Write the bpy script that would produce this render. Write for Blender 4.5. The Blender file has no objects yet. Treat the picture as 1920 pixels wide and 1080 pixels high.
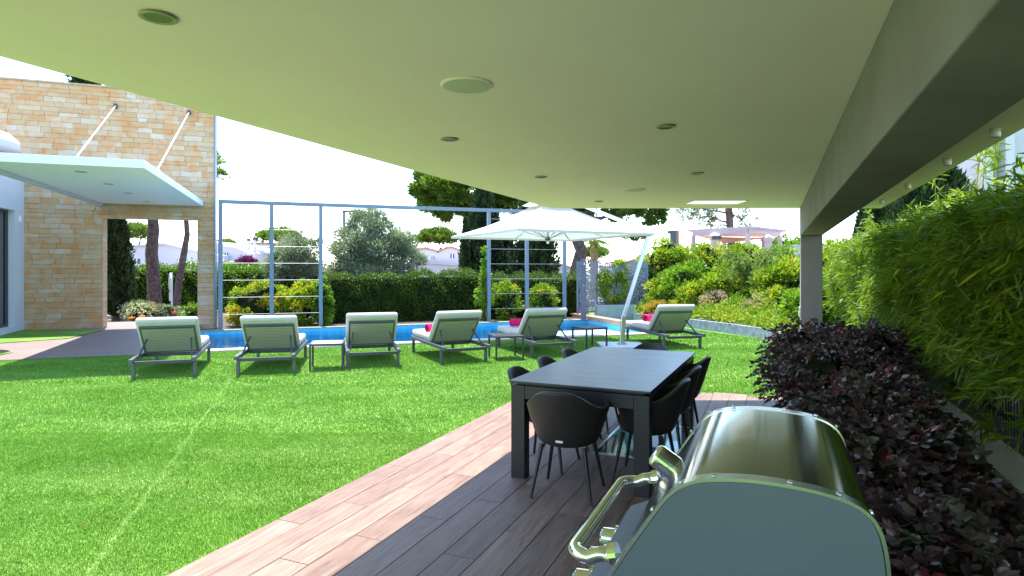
import bpy, math, random
import numpy as np
from mathutils import Vector, Matrix
R = math.radians
sc = bpy.context.scene
C = sc.collection
random.seed(7)

# ------------------------------------------------------------------ camera, sky, sun, exposure
CAMH, FPX, HOR = 1.6, 1150.0, 505.0
cd = bpy.data.cameras.new('camera'); cam = bpy.data.objects.new('camera', cd); C.objects.link(cam)
cam.location = (0, 0, CAMH); cam.rotation_euler = (R(90), 0, 0)
cd.sensor_width = 36; cd.lens = FPX / 1920 * 36; cd.shift_y = -(540 - HOR) / 1920
cd.clip_start = 0.05; cd.clip_end = 3000
sc.camera = cam
TOSUN = Vector((-0.15, 0.26, 1.0)).normalized()
w = bpy.data.worlds.new('World'); sc.world = w; w.use_nodes = True
nt = w.node_tree
sky = nt.nodes.new('ShaderNodeTexSky'); sky.sky_type = 'NISHITA'; sky.sun_disc = False
sky.sun_elevation = math.asin(TOSUN.z); sky.sun_rotation = math.atan2(TOSUN.x, TOSUN.y)
sky.air_density = 1.0; sky.dust_density = 0.25; sky.ozone_density = 1.0; sky.altitude = 20
nt.links.new(sky.outputs[0], nt.nodes['Background'].inputs[0])
nt.nodes['Background'].inputs[1].default_value = 0.125
sd = bpy.data.lights.new('sun', 'SUN'); sun = bpy.data.objects.new('sun', sd); C.objects.link(sun)
sd.energy = 2.5; sd.angle = R(0.53); sd.color = (1.0, 0.95, 0.86)
sun.rotation_euler = TOSUN.to_track_quat('Z', 'Y').to_euler(); sun.location = (0, 0, 30)
sc.view_settings.view_transform = 'Standard'; sc.view_settings.look = 'None'
sc.view_settings.exposure = 2.46; sc.view_settings.gamma = 1.0
sc.render.engine = 'CYCLES'
sc.cycles.use_denoising = True
sc.cycles.max_bounces = 10; sc.cycles.diffuse_bounces = 7; sc.cycles.transparent_max_bounces = 24
sc.cycles.sample_clamp_indirect = 8

# ------------------------------------------------------------------ frames of reference
AH = R(23.0)                      # the house: Y of its frame runs along the terrace
AP = R(19.0)                      # the pool
P0 = Vector((-7.7, 16.2, 0))      # left post of the pool frame
def hw(r, d, z=0.0): return Vector((r*math.cos(AH) + d*math.sin(AH), -r*math.sin(AH) + d*math.cos(AH), z))
def pw(u, v, z=0.0): return P0 + Vector((u*math.cos(AP) - v*math.sin(AP), u*math.sin(AP) + v*math.cos(AP), z))
def at(px, py, depth): return Vector(((px-960)/FPX*depth, depth, CAMH + (HOR-py)/FPX*depth))
def gp(px, py, z=0.0): return at(px, py, (CAMH-z)*FPX/(py-HOR))
def zh(py, depth): return CAMH + (HOR-py)/FPX*depth

# ------------------------------------------------------------------ materials
MAT = {}
def nodes(name):
    m = bpy.data.materials.new(name); m.use_nodes = True
    MAT[name] = m
    return m, m.node_tree.nodes, m.node_tree.links, m.node_tree.nodes['Principled BSDF']
def N(ns, t, **kw):
    n = ns.new(t)
    for k, v in kw.items(): setattr(n, k, v)
    return n
def ramp(ns, stops, interp='LINEAR'):
    r = ns.new('ShaderNodeValToRGB'); e = r.color_ramp.elements; r.color_ramp.interpolation = interp
    while len(e) < len(stops): e.new(0.5)
    for i, (p, c) in enumerate(stops):
        e[i].position = p; e[i].color = (*c, 1)
    return r
def plain(name, col, rough=0.6, metal=0.0, var=0.08, scale=6.0, bump=0.02, bscale=60.0, spec=0.5, coat=0.0):
    m, ns, ln, p = nodes(name)
    tc = N(ns, 'ShaderNodeTexCoord')
    nz = N(ns, 'ShaderNodeTexNoise'); nz.inputs['Scale'].default_value = scale; nz.inputs['Detail'].default_value = 6
    ln.new(tc.outputs['Object'], nz.inputs['Vector'])
    a = tuple(max(0, c*(1-var*1.6)) for c in col); b = tuple(min(1, c*(1+var)) for c in col)
    rp = ramp(ns, [(0.3, a), (0.7, b)]); ln.new(nz.outputs[0], rp.inputs[0]); ln.new(rp.outputs[0], p.inputs['Base Color'])
    p.inputs['Roughness'].default_value = rough; p.inputs['Metallic'].default_value = metal
    p.inputs['Specular IOR Level'].default_value = spec; p.inputs['Coat Weight'].default_value = coat
    if bump:
        n2 = N(ns, 'ShaderNodeTexNoise'); n2.inputs['Scale'].default_value = bscale; n2.inputs['Detail'].default_value = 5
        ln.new(tc.outputs['Object'], n2.inputs['Vector'])
        bp = N(ns, 'ShaderNodeBump'); bp.inputs['Strength'].default_value = bump*10 if bump < .1 else 1; bp.inputs['Distance'].default_value = 0.004
        ln.new(n2.outputs[0], bp.inputs['Height']); ln.new(bp.outputs[0], p.inputs['Normal'])
    return m
def leafmat(name, stops, rough=0.45, trans=0.35, interp='LINEAR', spec=0.4, tgain=1.25):
    m, ns, ln, p = nodes(name)
    at_ = N(ns, 'ShaderNodeAttribute', attribute_name='tint')
    rp = ramp(ns, stops, interp); ln.new(at_.outputs['Fac'], rp.inputs[0])
    ln.new(rp.outputs[0], p.inputs['Base Color'])
    p.inputs['Roughness'].default_value = rough; p.inputs['Specular IOR Level'].default_value = spec
    tr = N(ns, 'ShaderNodeBsdfTranslucent'); mx = N(ns, 'ShaderNodeMixShader'); mx.inputs[0].default_value = trans
    g = N(ns, 'ShaderNodeMix', data_type='RGBA', blend_type='MULTIPLY'); g.inputs[0].default_value = 1
    ln.new(rp.outputs[0], g.inputs[6]); g.inputs[7].default_value = (tgain*1.1, tgain*1.15, tgain*.6, 1)
    ln.new(g.outputs[2], tr.inputs[0])
    ln.new(p.outputs[0], mx.inputs[1]); ln.new(tr.outputs[0], mx.inputs[2])
    ln.new(mx.outputs[0], ns['Material Output'].inputs[0])
    return m

plain('ceiling_paint', (0.94, 0.84, 0.85), 0.75, var=0.016, scale=1.6, bump=0.012, bscale=60)
plain('beam_render', (0.25, 0.23, 0.225), 0.8, var=0.1, scale=3, bump=0.03, bscale=45)
plain('column_render', (0.29, 0.27, 0.285), 0.8, var=0.06, scale=3, bump=0.03, bscale=45)
plain('white_render', (0.50, 0.54, 0.60), 0.8, var=0.03, scale=2, bump=0.02)
plain('white_paint', (0.66, 0.69, 0.72), 0.45, var=0.015)
plain('house_white', (0.53, 0.495, 0.55), 0.85, var=0.04, scale=.6, bump=0)
plain('house_grey', (0.45, 0.45, 0.50), 0.8, var=0.04, scale=1, bump=0)
plain('pink_paint', (0.50, 0.38, 0.41), 0.7, var=0.05, scale=1, bump=0)
plain('orange_canvas', (0.62, 0.36, 0.22), 0.8, var=0.05, bump=0)
plain('roof_tile', (0.45, 0.22, 0.15), 0.85, var=0.25, scale=3, bump=0.05, bscale=8)
plain('dark_opening', (0.06, 0.07, 0.07), 0.3, var=0.1, bump=0)
plain('chrome', (0.82, 0.82, 0.80), 0.08, 1.0, var=0.01, bump=0)
plain('trim_steel', (0.62, 0.63, 0.60), 0.22, 1.0, var=0.03, bump=0)
plain('brushed_steel', (0.62, 0.63, 0.62), 0.28, 1.0, var=0.04, bump=0.01, bscale=200)
plain('frame_steel', (0.14, 0.185, 0.24), 0.45, 0.0, var=0.05, bump=0)
plain('cable', (0.30, 0.31, 0.33), 0.4, 0.6, var=0.02, bump=0)
plain('black_metal', (0.011, 0.011, 0.013), 0.42, 0.0, var=0.1, bump=0.005, bscale=200)
plain('charcoal_metal', (0.045, 0.05, 0.058), 0.45, 0.0, var=0.08, bump=0.004, bscale=200)
plain('grey_metal', (0.095, 0.105, 0.12), 0.40, 0.2, var=0.06, bump=0.004, bscale=200)
plain('chair_fabric', (0.030, 0.026, 0.025), 0.75, var=0.15, scale=30, bump=0.04, bscale=400, spec=0.3)
plain('chair_shell', (0.021, 0.018, 0.017), 0.5, var=0.08, bump=0.01, bscale=300)
plain('cushion', (0.50, 0.485, 0.465), 0.9, var=0.03, scale=8, bump=0.04, bscale=250, spec=0.2)
plain('cushion_side', (0.60, 0.60, 0.57), 0.9, var=0.03, scale=8, bump=0.04, bscale=250, spec=0.2)
m_, n_, l_, p_ = nodes('lit_panel'); p_.inputs['Base Color'].default_value = (.8, .8, .8, 1); p_.inputs['Emission Color'].default_value = (1, .98, .94, 1); p_.inputs['Emission Strength'].default_value = .25
plain('towel', (0.72, 0.02, 0.13), 0.95, var=0.2, scale=40, bump=0.09, bscale=300, spec=0.1)
def m_canvas():
    m = plain('canvas', (0.74, 0.72, 0.68), 0.85, var=0.02, scale=2, bump=0.01, bscale=200, spec=0.2)
    ns, ln = m.node_tree.nodes, m.node_tree.links
    tl = ns.new('ShaderNodeBsdfTranslucent'); tl.inputs[0].default_value = (.74, .70, .62, 1); mx = ns.new('ShaderNodeMixShader'); mx.inputs[0].default_value = .38
    ln.new(ns['Principled BSDF'].outputs[0], mx.inputs[1]); ln.new(tl.outputs[0], mx.inputs[2]); ln.new(mx.outputs[0], ns['Material Output'].inputs[0])
m_canvas()
plain('bbq_paint', (0.095, 0.122, 0.145), 0.38, 0.15, var=0.03, scale=3, bump=0.01, bscale=500)
plain('speaker_grille', (0.62, 0.64, 0.58), 0.7, var=0.02, bump=0.05, bscale=900)
plain('lamp_trim', (0.35, 0.33, 0.28), 0.3, 0.6, var=0.03, bump=0)
plain('lamp_lens', (0.10, 0.10, 0.09), 0.2, var=0.1, bump=0)
plain('sheen_top', (.42, .42, .45), .35, bump=0)  # side table top: pale colour stands in for reflected sky
plain('soil', (0.075, 0.055, 0.04), 0.95, var=0.4, scale=25, bump=0.09, bscale=60)
plain('dry_ground', (0.20, 0.17, 0.11), 0.95, var=0.3, scale=3, bump=0.05, bscale=20)
plain('gravel_strip', (0.23, 0.25, 0.17), 0.95, var=0.35, scale=30, bump=0.08, bscale=80)
plain('planter_wall', (0.60, 0.61, 0.60), 0.7, var=0.06, scale=4, bump=0.02)
plain('slate_edging', (0.28, 0.31, 0.36), 0.7, var=0.25, scale=9, bump=0.05, bscale=40)
plain('planter_box', (0.30, 0.36, 0.42), 0.6, var=0.1, scale=4, bump=0.02)
plain('bark', (0.13, 0.085, 0.075), 0.95, var=0.4, scale=9, bump=0.09, bscale=14)
plain('grey_bark', (0.16, 0.14, 0.12), 0.95, var=0.3, scale=9, bump=0.09, bscale=20)
plain('twig', (0.07, 0.045, 0.03), 0.9, var=0.3, bump=0)
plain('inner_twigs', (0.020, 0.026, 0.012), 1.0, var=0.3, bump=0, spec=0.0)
plain('cane', (0.22, 0.20, 0.07), 0.5, var=0.2, bump=0)
plain('coping', (0.62, 0.50, 0.43), 0.8, var=0.08, scale=8, bump=0.02)
plain('terracotta', (0.42, 0.22, 0.15), 0.8, var=0.15, scale=8, bump=0.03)
plain('pool_shelf', (0.62, 0.66, 0.66), 0.7, var=0.08, scale=5, bump=0)
plain('mortar', (0.40, 0.30, 0.20), 0.95, var=0.2, scale=14, bump=0.05)
plain('grout', (0.16, 0.11, 0.09), 0.95, var=0.2, bump=0)
plain('dark_post', (0.10, 0.09, 0.13), 0.5, var=0.05, bump=0)
plain('red_bloom', (0.6, 0.04, 0.05), 0.7, bump=0)
plain('orange_bloom', (0.85, 0.30, 0.01), 0.7, bump=0)
plain('white_plastic', (0.75, 0.76, 0.75), 0.4, var=0.01, bump=0)
plain('bougainvillea', (0.22, 0.02, 0.11), 0.8, var=0.3, scale=30, bump=0)

def m_wood(name, c0, c1, c2):
    m, ns, ln, p = nodes(name)
    tc = N(ns, 'ShaderNodeTexCoord'); oi = N(ns, 'ShaderNodeObjectInfo')
    mp = N(ns, 'ShaderNodeMapping'); mp.inputs['Scale'].default_value = (14, 1.3, 14)
    add = N(ns, 'ShaderNodeVectorMath', operation='ADD'); sc_ = N(ns, 'ShaderNodeVectorMath', operation='SCALE'); sc_.inputs['Scale'].default_value = 37.0
    cb = N(ns, 'ShaderNodeCombineXYZ'); ln.new(oi.outputs['Random'], cb.inputs[0]); ln.new(oi.outputs['Random'], cb.inputs[1])
    ln.new(cb.outputs[0], sc_.inputs[0]); ln.new(tc.outputs['Object'], add.inputs[0]); ln.new(sc_.outputs[0], add.inputs[1])
    ln.new(add.outputs[0], mp.inputs['Vector'])
    n1 = N(ns, 'ShaderNodeTexNoise'); n1.inputs['Scale'].default_value = 1.6; n1.inputs['Detail'].default_value = 8; n1.inputs['Distortion'].default_value = 1.4
    ln.new(mp.outputs[0], n1.inputs['Vector'])
    mp2 = N(ns, 'ShaderNodeMapping'); mp2.inputs['Scale'].default_value = (70, 4, 70); ln.new(add.outputs[0], mp2.inputs['Vector'])
    n2 = N(ns, 'ShaderNodeTexNoise'); n2.inputs['Scale'].default_value = 2.2; n2.inputs['Detail'].default_value = 4; ln.new(mp2.outputs[0], n2.inputs['Vector'])
    mx = N(ns, 'ShaderNodeMath', operation='MULTIPLY_ADD'); mx.inputs[1].default_value = .35; ln.new(n2.outputs[0], mx.inputs[0]); 
    ln.new(n1.outputs[0], mx.inputs[2])
    rp = ramp(ns, [(0.42, c0), (0.66, c1), (0.86, c2)]); ln.new(mx.outputs[0], rp.inputs[0])
    hs = N(ns, 'ShaderNodeHueSaturation'); mr = N(ns, 'ShaderNodeMapRange'); mr.inputs['To Min'].default_value = .82; mr.inputs['To Max'].default_value = 1.15
    ln.new(oi.outputs['Random'], mr.inputs[0]); ln.new(mr.outputs[0], hs.inputs['Value']); ln.new(rp.outputs[0], hs.inputs['Color'])
    # broad pale dust and scuffs
    n3 = N(ns, 'ShaderNodeTexNoise'); n3.inputs['Scale'].default_value = 2.3; n3.inputs['Detail'].default_value = 6
    g = N(ns, 'ShaderNodeNewGeometry'); ln.new(g.outputs['Position'], n3.inputs['Vector'])
    r3 = ramp(ns, [(0.5, (0, 0, 0)), (0.8, (.35, .35, .35))]); ln.new(n3.outputs[0], r3.inputs[0])
    m3 = N(ns, 'ShaderNodeMix', data_type='RGBA'); ln.new(r3.outputs[0], m3.inputs[0]); ln.new(hs.outputs[0], m3.inputs[6]); m3.inputs[7].default_value = (.25, .195, .17, 1)
    ln.new(m3.outputs[2], p.inputs['Base Color'])
    rr = N(ns, 'ShaderNodeMapRange'); p.inputs['Specular IOR Level'].default_value = .22; rr.inputs['To Min'].default_value = .42; rr.inputs['To Max'].default_value = .65; ln.new(n1.outputs[0], rr.inputs[0]); ln.new(rr.outputs[0], p.inputs['Roughness'])
    bp = N(ns, 'ShaderNodeBump'); bp.inputs['Strength'].default_value = .25; bp.inputs['Distance'].default_value = .002
    ln.new(mx.outputs[0], bp.inputs['Height']); ln.new(bp.outputs[0], p.inputs['Normal'])
m_wood('plank_tile', (0.135, 0.076, 0.053), (0.21, 0.132, 0.098), (0.26, 0.178, 0.138))

def m_path():
    m, ns, ln, p = nodes('path_boards')
    tc = N(ns, 'ShaderNodeTexCoord')
    br = N(ns, 'ShaderNodeTexBrick'); br.inputs['Scale'].default_value = 1.0; br.inputs['Brick Width'].default_value = 1.2; br.inputs['Row Height'].default_value = .2
    br.inputs['Mortar Size'].default_value = .004; br.inputs['Color1'].default_value = (.17, .12, .115, 1); br.inputs['Color2'].default_value = (.21, .15, .14, 1); br.inputs['Mortar'].default_value = (.10, .07, .065, 1)
    ln.new(tc.outputs['Object'], br.inputs['Vector']); ln.new(br.outputs[0], p.inputs['Base Color']); p.inputs['Roughness'].default_value = .6
m_path()

def m_stone(name, lo):
    m, ns, ln, p = nodes(name)
    tc = N(ns, 'ShaderNodeTexCoord'); oi = N(ns, 'ShaderNodeObjectInfo'); at_ = N(ns, 'ShaderNodeAttribute', attribute_name='tint')
    ad = N(ns, 'ShaderNodeMath', operation='ADD'); ln.new(oi.outputs['Random'], ad.inputs[0]); ln.new(at_.outputs['Fac'], ad.inputs[1])
    fr = N(ns, 'ShaderNodeMath', operation='FRACT'); ln.new(ad.outputs[0], fr.inputs[0])
    rp = ramp(ns, [(0.0, (.42, .30, .18)), (.18, (.45, .335, .205)), (.36, (.43, .325, .21)), (.5, (.46, .365, .25)), (.62, (.43, .285, .14)), (.78, (.46, .365, .255)), (.93, (.47, .40, .31)), (1.0, (.49, .45, .38))])
    ln.new(fr.outputs[0], rp.inputs[0])
    g = N(ns, 'ShaderNodeNewGeometry')
    n1 = N(ns, 'ShaderNodeTexNoise'); n1.inputs['Scale'].default_value = 3.5; n1.inputs['Detail'].default_value = 7; n1.inputs['Distortion'].default_value = .8
    ln.new(g.outputs['Position'], n1.inputs['Vector'])
    r1 = ramp(ns, [(.38, (0, 0, 0)), (.64, (1, 1, 1))]); ln.new(n1.outputs[0], r1.inputs[0])
    mx = N(ns, 'ShaderNodeMix', data_type='RGBA', blend_type='MULTIPLY'); mx.inputs[0].default_value = .8
    r2 = ramp(ns, [(.0, (1.1, .72, .42)), (.5, (1, .93, .84)), (1, (1.05, 1.03, 1.0))]); ln.new(r1.outputs[0], r2.inputs[0])
    ln.new(rp.outputs[0], mx.inputs[6]); ln.new(r2.outputs[0], mx.inputs[7]); ln.new(mx.outputs[2], p.inputs['Base Color'])
    p.inputs['Roughness'].default_value = .9
    n2 = N(ns, 'ShaderNodeTexNoise'); n2.inputs['Scale'].default_value = 28; n2.inputs['Detail'].default_value = 6; ln.new(g.outputs['Position'], n2.inputs['Vector'])
    bp = N(ns, 'ShaderNodeBump'); bp.inputs['Strength'].default_value = .7; bp.inputs['Distance'].default_value = .02
    ln.new(n2.outputs[0], bp.inputs['Height']); ln.new(bp.outputs[0], p.inputs['Normal'])
m_stone('wall_stone', 0)

def seam_mask(ns, ln):
    """pale worn seams between the rolls of turf, as a factor of the place on the lawn"""
    g = N(ns, 'ShaderNodeNewGeometry')
    nz = N(ns, 'ShaderNodeTexNoise'); nz.inputs['Scale'].default_value = 3.0; nz.inputs['Detail'].default_value = 3; ln.new(g.outputs['Position'], nz.inputs['Vector'])
    out = None
    a0, a1 = gp(165, 1080), gp(432, 712)
    b0, b1 = gp(350, 806), gp(660, 788)
    c0, c1 = gp(60, 712), gp(420, 708)
    e0, e1 = gp(770, 810), gp(700, 715)
    for (p, q, wd, st) in ((a0, a1, .028, .68), (b0, b1, .03, .38), (c0, c1, .05, .3), (e0, e1, .05, .3)):
        dr = (q-p).normalized(); nn = Vector((-dr.y, dr.x, 0))
        def dot(vec, off):
            d = N(ns, 'ShaderNodeVectorMath', operation='DOT_PRODUCT'); d.inputs[1].default_value = vec; ln.new(g.outputs['Position'], d.inputs[0])
            s = N(ns, 'ShaderNodeMath', operation='SUBTRACT'); ln.new(d.outputs['Value'], s.inputs[0]); s.inputs[1].default_value = off
            return s
        s = dot(nn, nn.dot(p))
        wob = N(ns, 'ShaderNodeMath', operation='MULTIPLY_ADD'); ln.new(nz.outputs[0], wob.inputs[0]); wob.inputs[1].default_value = .12; ln.new(s.outputs[0], wob.inputs[2])
        w2 = N(ns, 'ShaderNodeMath', operation='SUBTRACT'); ln.new(wob.outputs[0], w2.inputs[0]); w2.inputs[1].default_value = .06
        ab = N(ns, 'ShaderNodeMath', operation='ABSOLUTE'); ln.new(w2.outputs[0], ab.inputs[0])
        mr = N(ns, 'ShaderNodeMapRange'); mr.inputs['From Min'].default_value = wd; mr.inputs['From Max'].default_value = wd*.2; mr.inputs['To Max'].default_value = st; ln.new(ab.outputs[0], mr.inputs[0])
        t = dot(dr, dr.dot(p)); L = (q-p).length
        m1 = N(ns, 'ShaderNodeMapRange'); m1.inputs['From Min'].default_value = -.3; m1.inputs['From Max'].default_value = 0; ln.new(t.outputs[0], m1.inputs[0])
        m2 = N(ns, 'ShaderNodeMapRange'); m2.inputs['From Min'].default_value = L+.3; m2.inputs['From Max'].default_value = L; ln.new(t.outputs[0], m2.inputs[0])
        k = N(ns, 'ShaderNodeMath', operation='MULTIPLY'); ln.new(mr.outputs[0], k.inputs[0]); ln.new(m1.outputs[0], k.inputs[1])
        k2 = N(ns, 'ShaderNodeMath', operation='MULTIPLY'); ln.new(k.outputs[0], k2.inputs[0]); ln.new(m2.outputs[0], k2.inputs[1])
        if out is None: out = k2
        else:
            mm = N(ns, 'ShaderNodeMath', operation='MAXIMUM'); ln.new(out.outputs[0], mm.inputs[0]); ln.new(k2.outputs[0], mm.inputs[1]); out = mm
    return out, g
def m_turf(name, blades):
    m, ns, ln, p = nodes(name)
    sm, g = seam_mask(ns, ln)
    n1 = N(ns, 'ShaderNodeTexNoise'); n1.inputs['Scale'].default_value = 1.1; n1.inputs['Detail'].default_value = 6; n1.inputs['Roughness'].default_value = .65; ln.new(g.outputs['Position'], n1.inputs['Vector'])
    n2 = N(ns, 'ShaderNodeTexNoise'); n2.inputs['Scale'].default_value = 90; n2.inputs['Detail'].default_value = 3; ln.new(g.outputs['Position'], n2.inputs['Vector'])
    ma = N(ns, 'ShaderNodeMath', operation='MULTIPLY_ADD'); ma.inputs[1].default_value = .55; ln.new(n2.outputs[0], ma.inputs[0]); ln.new(n1.outputs[0], ma.inputs[2])
    src = ma
    if blades:
        at_ = N(ns, 'ShaderNodeAttribute', attribute_name='tint')
        src = N(ns, 'ShaderNodeMath', operation='MULTIPLY_ADD'); src.inputs[1].default_value = .6; ln.new(at_.outputs['Fac'], src.inputs[0]); ln.new(n1.outputs[0], src.inputs[2])
    rp = ramp(ns, ([(.45, (.074, .195, .012)), (.75, (.126, .285, .022)), (1.0, (.19, .375, .048))] if blades else [(.45, (.066, .168, .012)), (.75, (.108, .24, .020)), (1.0, (.16, .31, .04))])); ln.new(src.outputs[0], rp.inputs[0])  # sheet tones darker than the blades, standing in for their self-shadowing
    # flattened, sun-bleached patches
    n3 = N(ns, 'ShaderNodeTexNoise'); n3.inputs['Scale'].default_value = .8; n3.inputs['Detail'].default_value = 7; n3.inputs['Roughness'].default_value = .7
    mp = N(ns, 'ShaderNodeMapping'); mp.inputs['Rotation'].default_value = (0, 0, R(-8)); mp.inputs['Scale'].default_value = (.6, 1.8, 1); ln.new(g.outputs['Position'], mp.inputs['Vector']); ln.new(mp.outputs[0], n3.inputs['Vector'])
    r3 = ramp(ns, [(.48, (0, 0, 0)), (.70, (.62, .62, .62))]); ln.new(n3.outputs[0], r3.inputs[0])
    mm = N(ns, 'ShaderNodeMath', operation='MAXIMUM'); ln.new(r3.outputs[0], mm.inputs[0]); ln.new(sm.outputs[0], mm.inputs[1])
    mx = N(ns, 'ShaderNodeMix', data_type='RGBA'); ln.new(mm.outputs[0], mx.inputs[0]); ln.new(rp.outputs[0], mx.inputs[6]); mx.inputs[7].default_value = (.27, .41, .10, 1)
    ln.new(mx.outputs[2], p.inputs['Base Color']); p.inputs['Roughness'].default_value = .55 if blades else .8; p.inputs['Specular IOR Level'].default_value = .3
    if not blades:
        bp = N(ns, 'ShaderNodeBump'); bp.inputs['Strength'].default_value = .8; bp.inputs['Distance'].default_value = .02; ln.new(n2.outputs[0], bp.inputs['Height']); ln.new(bp.outputs[0], p.inputs['Normal'])
    else:
        tr = N(ns, 'ShaderNodeBsdfTranslucent'); ln.new(mx.outputs[2], tr.inputs[0]); ms = N(ns, 'ShaderNodeMixShader'); ms.inputs[0].default_value = .3
        ln.new(p.outputs[0], ms.inputs[1]); ln.new(tr.outputs[0], ms.inputs[2]); ln.new(ms.outputs[0], ns['Material Output'].inputs[0])
m_turf('turf', False); m_turf('turf_blade', True)

def m_water():
    m, ns, ln, p = nodes('water')
    tr = N(ns, 'ShaderNodeBsdfTransparent'); tr.inputs[0].default_value = (.80, .95, 1.0, 1)
    gl = N(ns, 'ShaderNodeBsdfGlossy'); gl.inputs['Roughness'].default_value = .02
    fr = N(ns, 'ShaderNodeFresnel'); fr.inputs[0].default_value = 1.33
    nz = N(ns, 'ShaderNodeTexNoise'); nz.inputs['Scale'].default_value = 2.2; nz.inputs['Detail'].default_value = 3; nz.inputs['Distortion'].default_value = .6
    g = N(ns, 'ShaderNodeNewGeometry'); ln.new(g.outputs['Position'], nz.inputs['Vector'])
    bp = N(ns, 'ShaderNodeBump'); bp.inputs['Strength'].default_value = .35; bp.inputs['Distance'].default_value = .05; ln.new(nz.outputs[0], bp.inputs['Height'])
    ln.new(bp.outputs[0], gl.inputs['Normal']); ln.new(bp.outputs[0], fr.inputs['Normal'])
    mx = N(ns, 'ShaderNodeMixShader'); sc2 = N(ns, 'ShaderNodeMath', operation='MULTIPLY'); sc2.inputs[1].default_value = .8; ln.new(fr.outputs[0], sc2.inputs[0])
    ln.new(sc2.outputs[0], mx.inputs[0]); ln.new(tr.outputs[0], mx.inputs[1]); ln.new(gl.outputs[0], mx.inputs[2]); ln.new(mx.outputs[0], ns['Material Output'].inputs[0])
m_water()
def m_pool():
    m, ns, ln, p = nodes('pool_mosaic')
    tc = N(ns, 'ShaderNodeTexCoord')
    br = N(ns, 'ShaderNodeTexBrick'); br.offset = 0; br.inputs['Scale'].default_value = 1; br.inputs['Brick Width'].default_value = .1; br.inputs['Row Height'].default_value = .1; br.inputs['Mortar Size'].default_value = .004
    br.inputs['Color1'].default_value = (.03, .30, .50, 1); br.inputs['Color2'].default_value = (.05, .38, .58, 1); br.inputs['Mortar'].default_value = (.06, .37, .57, 1)
    ln.new(tc.outputs['Object'], br.inputs['Vector']); ln.new(br.outputs[0], p.inputs['Base Color']); p.inputs['Roughness'].default_value = .4
m_pool()
def m_glass(name, tint, rough=.02, refl=1.0):
    m, ns, ln, p = nodes(name)
    tr = N(ns, 'ShaderNodeBsdfTransparent'); tr.inputs[0].default_value = (*tint, 1)
    gl = N(ns, 'ShaderNodeBsdfGlossy'); gl.inputs['Roughness'].default_value = rough
    fr = N(ns, 'ShaderNodeFresnel'); fr.inputs[0].default_value = 1.5; k = N(ns, 'ShaderNodeMath', operation='MULTIPLY_ADD'); k.inputs[1].default_value = refl; k.inputs[2].default_value = .06; ln.new(fr.outputs[0], k.inputs[0])
    mx = N(ns, 'ShaderNodeMixShader'); ln.new(k.outputs[0], mx.inputs[0]); ln.new(tr.outputs[0], mx.inputs[1]); ln.new(gl.outputs[0], mx.inputs[2]); ln.new(mx.outputs[0], ns['Material Output'].inputs[0])
m_glass('door_glass', (.10, .16, .20), refl=1.6)
m_glass('floor_glass', (.72, .90, .88), .05, .25)
def m_weave():
    m, ns, ln, p = nodes('weave')
    tc = N(ns, 'ShaderNodeTexCoord')
    w1 = N(ns, 'ShaderNodeTexWave'); w1.bands_direction = 'Z'; w1.inputs['Scale'].default_value = 12; w1.inputs['Distortion'].default_value = .6; w1.inputs['Detail'].default_value = 1; ln.new(tc.outputs['Object'], w1.inputs['Vector'])
    w2 = N(ns, 'ShaderNodeTexWave'); w2.bands_direction = 'X'; w2.inputs['Scale'].default_value = 22; ln.new(tc.outputs['Object'], w2.inputs['Vector'])
    mm = N(ns, 'ShaderNodeMath', operation='MULTIPLY_ADD'); mm.inputs[1].default_value = .5; ln.new(w2.outputs[1], mm.inputs[0]); ln.new(w1.outputs[1], mm.inputs[2])
    rp = ramp(ns, [(.1, (.22, .215, .20)), (.9, (.38, .37, .345))]); ln.new(mm.outputs[0], rp.inputs[0]); ln.new(rp.outputs[0], p.inputs['Base Color'])
    p.inputs['Roughness'].default_value = .7
    bp = N(ns, 'ShaderNodeBump'); bp.inputs['Strength'].default_value = .6; bp.inputs['Distance'].default_value = .006; ln.new(mm.outputs[0], bp.inputs['Height']); ln.new(bp.outputs[0], p.inputs['Normal'])
m_weave()
def m_hood():
    m, ns, ln, p = nodes('hood_steel')
    p.inputs['Base Color'].default_value = (.36, .355, .335, 1); p.inputs['Metallic'].default_value = 1; p.inputs['Roughness'].default_value = .16
    p.inputs['Anisotropic'].default_value = .4
    tc = N(ns, 'ShaderNodeTexCoord'); mp = N(ns, 'ShaderNodeMapping'); mp.inputs['Scale'].default_value = (400, 3, 400); ln.new(tc.outputs['Object'], mp.inputs[0])
    nz = N(ns, 'ShaderNodeTexNoise'); nz.inputs['Scale'].default_value = 1; ln.new(mp.outputs[0], nz.inputs['Vector'])
    mr = N(ns, 'ShaderNodeMapRange'); mr.inputs['To Min'].default_value = .07; mr.inputs['To Max'].default_value = .17; ln.new(nz.outputs[0], mr.inputs[0]); ln.new(mr.outputs[0], p.inputs['Roughness'])
m_hood()
def m_tabletop():
    m, ns, ln, p = nodes('ceramic_top')
    tc = N(ns, 'ShaderNodeTexCoord'); mp = N(ns, 'ShaderNodeMapping'); mp.inputs['Scale'].default_value = (.9, 5, 1); ln.new(tc.outputs['Object'], mp.inputs[0])
    nz = N(ns, 'ShaderNodeTexNoise'); nz.inputs['Scale'].default_value = 2.5; nz.inputs['Detail'].default_value = 8; ln.new(mp.outputs[0], nz.inputs['Vector'])
    rp = ramp(ns, [(.35, (.024, .027, .036)), (.7, (.05, .056, .072))]); ln.new(nz.outputs[0], rp.inputs[0]); ln.new(rp.outputs[0], p.inputs['Base Color'])
    mr = N(ns, 'ShaderNodeMapRange'); mr.inputs['To Min'].default_value = .22; mr.inputs['To Max'].default_value = .42; ln.new(nz.outputs[0], mr.inputs[0]); ln.new(mr.outputs[0], p.inputs['Roughness'])
    p.inputs['Specular IOR Level'].default_value = .6
m_tabletop()
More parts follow.
